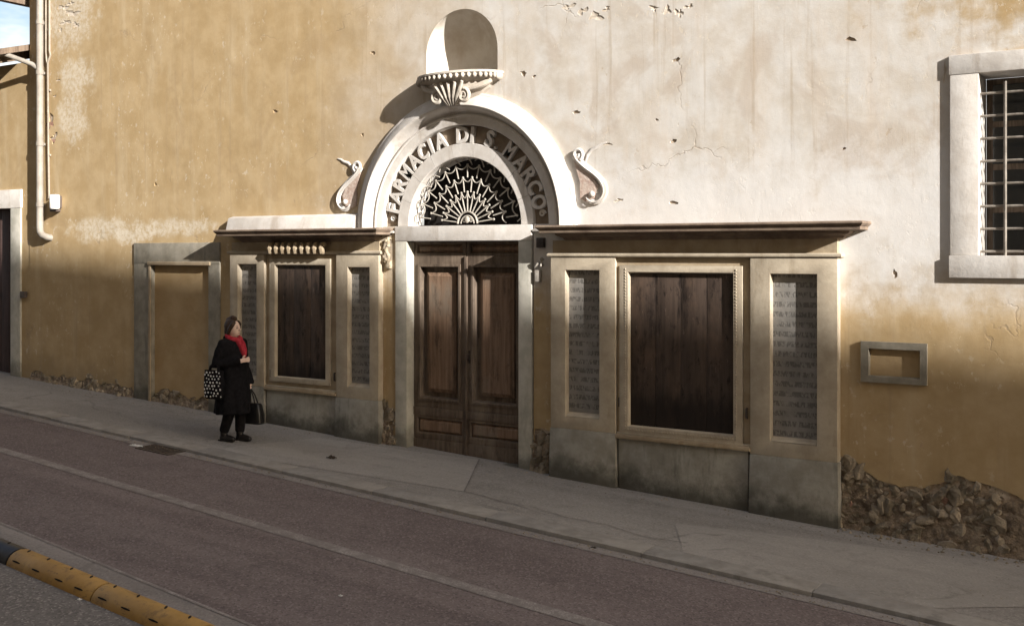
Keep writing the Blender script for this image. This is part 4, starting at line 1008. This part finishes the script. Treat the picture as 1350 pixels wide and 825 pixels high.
# projecting beam higher up on the tall building's flank
zb2 = fz(25, 11, .2)
box('outrigger_beam', 'rafter_wood', bld, XL - .35, XL - .2, -1.1, .9, zb2 - .02, zb2 + .13, .01)
box('outrigger_tie', 'rafter_wood', bld, XL - .2, XL + .01, .4, .55, zb2, zb2 + .1, .006)

# ================================================================== PIPES, BOXES
xp = fx(52.5, -.10)
dp = thing('drainpipe', 'pale grey drainpipe running down the corner of the ochre building', 'drainpipe', (xp, -.1, fz(52, 316)))
zlow = fz(52, 308, -.1)
MB().tube([(xp, -.10, ZT - .1), (xp, -.10, zlow + .1), (xp + .01, -.10, zlow + .03), (xp + .06, -.09, zlow - .03), (xp + .13, -.05, zlow - .06), (xp + .16, .02, zlow - .07)], .056, 14).build('pipe', 'pipe_paint', dp, smooth=True)
for v in (30, 96, 190, 270):
    z = fz(52, v, -.1)
    MB().tube([(xp, -.10, z - .035), (xp, -.10, z + .035)], .066, 14).build('collar', 'pipe_paint', dp, smooth=True)
    box('strap', 'pipe_paint', dp, xp - .015, xp + .015, -.06, .005, z - .02, z + .02, .003)
z = fz(48, 93, -.1)
MB().tube([(xp, -.10, z), (xp - .15, -.14, z + .10), (xp - .55, -.40, z + .28), (xp - 1.0, -.70, EZ + .0)], .042, 12).build('branch_pipe', 'pipe_paint', dp, smooth=True)
xc = fx(63, -.03)
cb = thing('cable_conduit', 'thin cable conduit running down beside the drainpipe to a white box', 'conduit', (xc, 0, fz(64, 262)))
MB().tube([(xc + .04, -.025, ZT - .2), (xc + .04, -.025, fz(65, 68)), (xc + .07, -.03, fz(66, 74)), (xc, -.03, fz(62, 84)), (xc + .01, -.025, fz(63, 200)), (xc + .03, -.025, fz(64, 262))], .016, 8).build('cable', 'cable_grey', cb, smooth=True)
MB().tube([(xc - .06, -.025, ZT - .2), (xc - .06, -.025, fz(60, 70)), (xc - .03, -.03, fz(61, 82)), (xc - .0, -.03, fz(61, 86))], .013, 8).build('cable', 'cable_grey', cb, smooth=True)
for v in (40, 120, 205): box('clip', 'cable_grey', cb, xc - .02, xc + .05, -.03, .0, fz(63, v) - .015, fz(63, v) + .015, .003)
x, z = fx(72, -.1), fz(72, 266, -.1)
wb = thing('alarm_box', 'small white cylindrical box on the wall beside the drainpipe', 'box', (x, 0, z - .15))
MB().tube([(x, -.10, z - .12), (x, -.10, z - .1), (x, -.10, z + .1), (x, -.10, z + .115)], [.07, .082, .082, .07], 14).build('cover', 'white_plastic', wb, smooth=True)
box('bracket', 'dark_box', wb, x - .16, x + .02, -.08, .0, z - .16, z - .11, .006)
box('back_plate', 'dark_box', wb, x - .05, x + .05, -.03, .0, z - .1, z + .1, .004)
x, z = fx(31, -.03), fz(31, 388, -.03)
db = MB().box(x - .06, x + .07, -.06, .0, z - .06, z + .05).build('door_bell', 'dark_box', None, bevel=.01); tag(db, 'small dark bell box on the wall beside the far wooden door', 'box')

# ================================================================== OPPOSITE HOUSE (behind the camera; it throws the shade)
def oy(x): return -(12.95 + .046 * (x - 21.5))
EV = 17.40
op = thing('facing_house', 'plain buff house on the other side of the street with green shutters', 'building', (20, oy(20), gz(20)))
ang = math.atan(-.05)
def opt(x, d, z): # d: metres out of the facade towards the street
    return (x + math.sin(-ang) * -d * 0, oy(x) + d, z)
OX0, OX1 = -30.0, 62.0
mb = MB(); mb.hexa([opt(OX0, 0, -4), opt(OX1, 0, -6), opt(OX1, -9, -6), opt(OX0, -9, -4), opt(OX0, 0, EV - .3), opt(OX1, 0, EV - .3), opt(OX1, -9, EV - .3), opt(OX0, -9, EV - .3)]); mb.build('wall', 'far_plaster', op)
mb = MB(); mb.hexa([opt(OX0 - .5, .55, EV - .1), opt(OX1 + .5, .55, EV - .1), opt(OX1 + .5, -9, EV - .29), opt(OX0 - .5, -9, EV - .29), opt(OX0 - .5, .55, EV), opt(OX1 + .5, .55, EV), opt(OX1 + .5, -9, EV + .9), opt(OX0 - .5, -9, EV + .9)]); mb.build('roof', 'roof_tile', op)
wf = None
for fl in range(5):
    for k in range(18):
        x = OX0 + 3 + k * 4.2; z = gz(x) + 1.2 + fl * 3.3
        if z + 1.9 > EV - .6: continue
        mb = MB(); mb.hexa([opt(x - .62, -.05, z), opt(x + .62, -.05, z), opt(x + .62, .06, z), opt(x - .62, .06, z), opt(x - .62, -.05, z + 1.9), opt(x + .62, -.05, z + 1.9), opt(x + .62, .06, z + 1.9), opt(x - .62, .06, z + 1.9)])
        w = mb.build('window', 'far_stone', op)
        for sg in (-1, 1):
            c = x + sg * .27
            mb = MB(); mb.hexa([opt(c - .25, .05, z + .1), opt(c + .25, .05, z + .1), opt(c + .25, .09, z + .1), opt(c - .25, .09, z + .1), opt(c - .25, .05, z + 1.8), opt(c + .25, .05, z + 1.8), opt(c + .25, .09, z + 1.8), opt(c - .25, .09, z + 1.8)])
            mb.build('shutter', 'shutter_green', w)

# ================================================================== PERSON
FT0 = gp(307, 581)
per = thing('person', 'person in a long black coat and red scarf walking along the pavement', 'person', FT0)
HEAD = math.atan2(0.10, 1.0)                     # heading: along the street, a little towards the road
cH, sH = math.cos(HEAD), math.sin(HEAD)
def W(p): return FT0 + Vector((p[0] * cH - p[1] * sH, p[0] * sH + p[1] * cH, p[2] - 0.0))   # local: x forward, y to her left
def remesh(mb, name, mat, parent, vox, smooth_it=6, fac=0.5):
    o = MB(); o.v = [W(p) for p in mb.v]; o.f = mb.f
    ob = o.build('tmp', mat, None)
    md = ob.modifiers.new('r', 'REMESH'); md.mode = 'VOXEL'; md.voxel_size = vox; md.use_smooth_shade = True
    ms_ = ob.modifiers.new('s', 'SMOOTH'); ms_.iterations = smooth_it; ms_.factor = fac
    dg = bpy.context.evaluated_depsgraph_get(); dg.update()
    me = bpy.data.meshes.new_from_object(ob.evaluated_get(dg)); c = WLOC[ob.name]; bpy.data.objects.remove(ob)
    me.name = name; r = link(name, me, mat, c, parent); me.polygons.foreach_set('use_smooth', [True] * len(me.polygons)); return r
def wbuild(mb, name, mat, parent, smooth=True):
    o = MB(); o.v = [W(p) for p in mb.v]; o.f = mb.f; return o.build(name, mat, parent, smooth=smooth)
# joints
hipL, hipR = (0.0, .085, .80), (0.0, -.085, .80)
kneeL, kneeR = (.06, .085, .44), (.03, -.085, .43)
ankL, ankR = (.05, .075, .085), (-.08, -.08, .10)
shL, shR = (0.0, .165, 1.27), (0.0, -.165, 1.27)
elL, elR = (-.04, .245, 1.0), (-.07, -.265, 1.01)
haL, haR = (.06, .25, .74), (.215, -.075, 1.05)
b = MB()
b.ell((.015, 0, 1.455), (.088, .070, .108), nu=18, nv=14)                 # skull
b.ell((.045, 0, 1.41), (.058, .054, .070), nu=16, nv=12)                  # jaw
b.tube([(.10, 0, 1.475), (.117, 0, 1.445), (.106, 0, 1.43)], [.008, .014, .010], 8)   # nose
for s in (-1, 1): b.ell((.005, s * .072, 1.45), (.018, .010, .027), nu=8, nv=8)
b.tube([(-.01, 0, 1.24), (.0, 0, 1.32), (.012, 0, 1.40)], [.065, .052, .05], 12)      # neck
b.tube([(0, 0, .78), (0, 0, .95), (.01, 0, 1.1), (0, 0, 1.24), (0, 0, 1.3)], [.13, .12, .125, .13, .07], 14)
for sh, el, ha in ((shL, elL, haL), (shR, elR, haR)): b.tube([sh, el, ha], [.052, .042, .028], 10)
for h, k, a in ((hipL, kneeL, ankL), (hipR, kneeR, ankR)): b.tube([h, k, a], [.082, .056, .038], 10)
def hand(base, d, up, sgn, curl, s=1.0):
    d = Vector(d).normalized(); up = Vector(up); up = (up - d * up.dot(d)).normalized(); sd = d.cross(up) * sgn; B = Vector(base)
    b.tube([B - d * .02, B + d * .02, B + d * .05, B + d * .078], [.022, .028, .032, .024], 8, flat=.6)
    for i, (o, l) in enumerate(((-.027, .068), (-.009, .078), (.009, .074), (.027, .058))):
        p0 = B + d * .07 + sd * o; dd = (d * math.cos(curl * .5) - up * math.sin(curl * .5)); d2 = (d * math.cos(curl * 1.4) - up * math.sin(curl * 1.4))
        b.tube([p0, p0 + dd * l * .5, p0 + dd * l * .5 + d2 * l * .5], [.0105, .0095, .008], 6)
    t = B + d * .015 - sd * .028
    b.tube([t, t + (d * .6 - sd * .8).normalized() * .035, t + (d * .6 - sd * .8).normalized() * .035 + (d - up * .5).normalized() * .03], [.013, .011, .009], 6)
hand(haR, (.35, .85, .12), (.9, -.3, .1), 1, .7)
hand(haL, (.1, .0, -1), (0, 1, 0), 1, 1.5)
body = remesh(b, 'body', 'skin', per, .006, 2, .4)
for s in (-1, 1):
    wbuild(MB().ell((.094, s * .029, 1.462), (.010, .012, .007), nu=8, nv=6), 'eye', 'face_dark', per)
    wbuild(MB().tube([(.099, s * .015, 1.482), (.096, s * .032, 1.487), (.085, s * .045, 1.482)], [.003, .004, .002], 6), 'eyebrow', 'face_dark', per)
wbuild(MB().tube([(.094, -.022, 1.398), (.103, 0, 1.396), (.094, .022, 1.398)], [.003, .006, .003], 6), 'mouth', 'lip', per)
# hair: cap swept back into a low knot
h = MB(); h.ell((-.022, 0, 1.488), (.100, .088, .100), nu=18, nv=14); h.tube([(.05, -.0, 1.575), (.0, .0, 1.592), (-.07, .0, 1.565), (-.1, 0, 1.50)], [.03, .036, .036, .03], 8); h.ell((-.055, 0, 1.42), (.065, .074, .095), nu=14, nv=12); h.ell((-.07, 0, 1.35), (.05, .062, .075), nu=14, nv=10)
for s in (-1, 1): h.tube([(.055, s * .03, 1.545), (.05, s * .066, 1.51), (.015, s * .079, 1.45), (-.02, s * .077, 1.38)], [.024, .028, .028, .022], 8)
remesh(h, 'hair', 'hair_brown', per, .008, 4)
# coat
c_ = MB()
def ring(cx, rx, ry, z, n=24, wob=0.0):
    return [(cx + rx * math.cos(2 * math.pi * j / n) * (1 + wob * math.sin(7 * 2 * math.pi * j / n)), ry * math.sin(2 * math.pi * j / n) * (1 + wob * math.cos(5 * 2 * math.pi * j / n)), z) for j in range(n)]
c_.loft([ring(-.005, .225, .245, .36, wob=.05), ring(0, .22, .242, .45, wob=.05), ring(.0, .205, .24, .66, wob=.03), ring(.0, .19, .23, .85), ring(.005, .175, .215, 1.0), ring(.01, .165, .215, 1.12), ring(.0, .148, .21, 1.22), ring(-.005, .105, .175, 1.295), ring(-.005, .08, .09, 1.335)])
for sh, el, ha in ((shL, elL, haL), (shR, elR, haR)):
    H = Vector(ha) + (Vector(ha) - Vector(el)).normalized() * (.035 if sh[1] > 0 else -.02)
    c_.tube([Vector(sh) + Vector((0, -.03 if sh[1] > 0 else .03, .0)), sh, (Vector(sh) + Vector(el)) / 2, el, (Vector(el) + H) / 2, H], [.07, .078, .076, .072, .064, .060], 12)
coat = remesh(c_, 'coat', 'coat_wool', per, .013, 5)
nrm = [v.normal.copy() for v in coat.data.vertices]
for v, nn_ in zip(coat.data.vertices, nrm):
    q = Vector((v.co.x * 11, v.co.y * 11, v.co.z * 2.6)); low = max(0.25, min(1.0, .6 - v.co.z))
    v.co += nn_ * (mnoise.noise(q) * .022 * low + mnoise.noise(v.co * 17) * .006)
wbuild(MB().tube([(-.09, .0, 1.345), (-.05, .085, 1.34), (.05, .085, 1.30), (.125, .03, 1.16)], [.03, .032, .028, .014], 8), 'lapel', 'coat_wool', coat)
wbuild(MB().tube([(-.09, .0, 1.345), (-.05, -.085, 1.34), (.05, -.085, 1.30), (.125, -.03, 1.16)], [.03, .032, .028, .014], 8), 'lapel', 'coat_wool', coat)
for z in (1.0, .86, .72): wbuild(MB().ell((.162 + (1.0 - z) * .06, .02, z), (.008, .016, .016), nu=8, nv=6), 'button', 'boot_leather', coat)
# scarf
s_ = MB()
loop = []
for i in range(17):
    a = 2 * math.pi * i / 16; loop.append((.012 + .082 * math.cos(a), .085 * math.sin(a), 1.335 - .028 * math.cos(a)))
s_.tube(loop, .036, 10)
s_.tube([(.085, -.03, 1.325), (.135, -.035, 1.25), (.165, -.012, 1.16), (.172, -.0, 1.075)], [.034, .042, .046, .034], 10, flat=.6)
s_.tube([(.085, .03, 1.325), (.138, .03, 1.25), (.168, .022, 1.17), (.172, .02, 1.10)], [.034, .042, .046, .034], 10, flat=.6)
remesh(s_, 'scarf', 'scarf_red', per, .008, 3)
# trousers and boots
t_ = MB()
for hp, k, a in ((hipL, kneeL, ankL), (hipR, kneeR, ankR)): t_.tube([hp, k, (Vector(k) + Vector(a)) / 2, (a[0], a[1], a[2] + .03)], [.10, .082, .070, .062], 12)
t_.ell((0, 0, .80), (.12, .16, .09))
remesh(t_, 'trousers', 'trouser_cloth', per, .012, 3)
for (a, pitch) in ((ankL, 0.0), (ankR, .12)):
    x, y, z = a; z0 = gz(W((x, y, 0)).x) - FT0.z
    zz = z0 + (.0 if pitch == 0 else .0)
    bt = MB(); bt.tube([(x, y, z + .10), (x, y, z + .02), (x + .0, y, zz + .065)], [.052, .05, .046], 12)
    bt.tube([(x - .045, y, zz + .04), (x + .02, y, zz + .05), (x + .10, y, zz + .042), (x + .165, y, zz + .032), (x + .185, y, zz + .028)], [.036, .044, .043, .034, .018], 12)
    bo = remesh(bt, 'boot', 'boot_leather', per, .008, 2)
    wbuild(MB().box(x - .072, x - .02, y - .03, y + .03, zz + .001, zz + .022), 'heel', 'boot_leather', bo, smooth=False)
# polka-dot tote on her right forearm
tote = thing('tote_bag', 'black tote bag with white dots hanging from the arm of the walking person', 'bag', W((-.06, -.30, .54)))
tx, ty = -.055, -.29
t_ = MB(); hw, hd = .155, .035
prof = [(.575, .125, .030), (.59, .135, .042), (.66, .148, .048), (.80, .156, .040), (.94, .150, .020)]
t_.loft([[(tx + wx_ * math.copysign(abs(math.cos(2 * math.pi * j / 24)) ** .45, math.cos(2 * math.pi * j / 24)), ty + dd * math.copysign(abs(math.sin(2 * math.pi * j / 24)) ** .7, math.sin(2 * math.pi * j / 24)), z) for j in range(24)] for z, wx_, dd in prof])
tb = wbuild(t_, 'bag_body', 'coat_wool', tote)
for s in (-1, 1): wbuild(MB().tube([(tx - .07, ty + s * .012, .935), (tx - .055, ty + s * .012, .985), (tx + .02, ty + .05 + s * .005, 1.085), (tx + .065, ty + s * .012, .985), (tx + .075, ty + s * .012, .935)], .010, 6), 'strap', 'coat_wool', tote)
def tote_y(xx, z):
    for i in range(len(prof) - 1):
        if prof[i][0] <= z <= prof[i + 1][0]:
            t = (z - prof[i][0]) / (prof[i + 1][0] - prof[i][0]); wx_ = prof[i][1] + (prof[i + 1][1] - prof[i][1]) * t; dd = prof[i][2] + (prof[i + 1][2] - prof[i][2]) * t
            q = min(.999, abs(xx) / wx_); cc = q ** (1 / .45); return dd * max(0, 1 - cc * cc) ** .35
    return .02
for i in range(8):
    for j in range(6):
        xx = -.125 + j * .05 + (.025 if i % 2 else 0); z = .615 + i * .043
        xx += random.uniform(-.008, .008); z += random.uniform(-.008, .008); dr = random.uniform(.011, .017)
        if abs(xx) > .135: continue
        wbuild(MB().ell((tx + xx, ty - tote_y(xx, z) - .0005, z), (dr, .004, dr * .9), nu=8, nv=4), 'dot', 'bag_white', tb)
# black handbag in her left hand
bagp = thing('handbag', 'shiny black handbag held low by the walking person', 'bag', W((.10, .26, .25)))
bx, by = .115, .255
t_ = MB()
bx, by = .13, .235
t_.loft([[(bx + a * math.copysign(abs(math.cos(2 * math.pi * j / 24)) ** .4, math.cos(2 * math.pi * j / 24)), by + dd * math.copysign(abs(math.sin(2 * math.pi * j / 24)) ** .5, math.sin(2 * math.pi * j / 24)), z) for j in range(24)] for z, a, dd in ((.20, .15, .06), (.21, .165, .075), (.32, .16, .075), (.45, .13, .055), (.47, .11, .035))])
bb = wbuild(t_, 'bag_body', 'bag_leather', bagp)
for s in (-1, 1): wbuild(MB().tube([(bx - .06, by + s * .03, .46), (bx - .055, by + s * .02, .56), (bx - .035, by + s * .005, .655), (bx + .02, by + s * .02, .57), (bx + .06, by + s * .03, .46)], .009, 6), 'handle', 'bag_leather', bagp)
print('objects', len(bpy.data.objects), 'stones', n1)
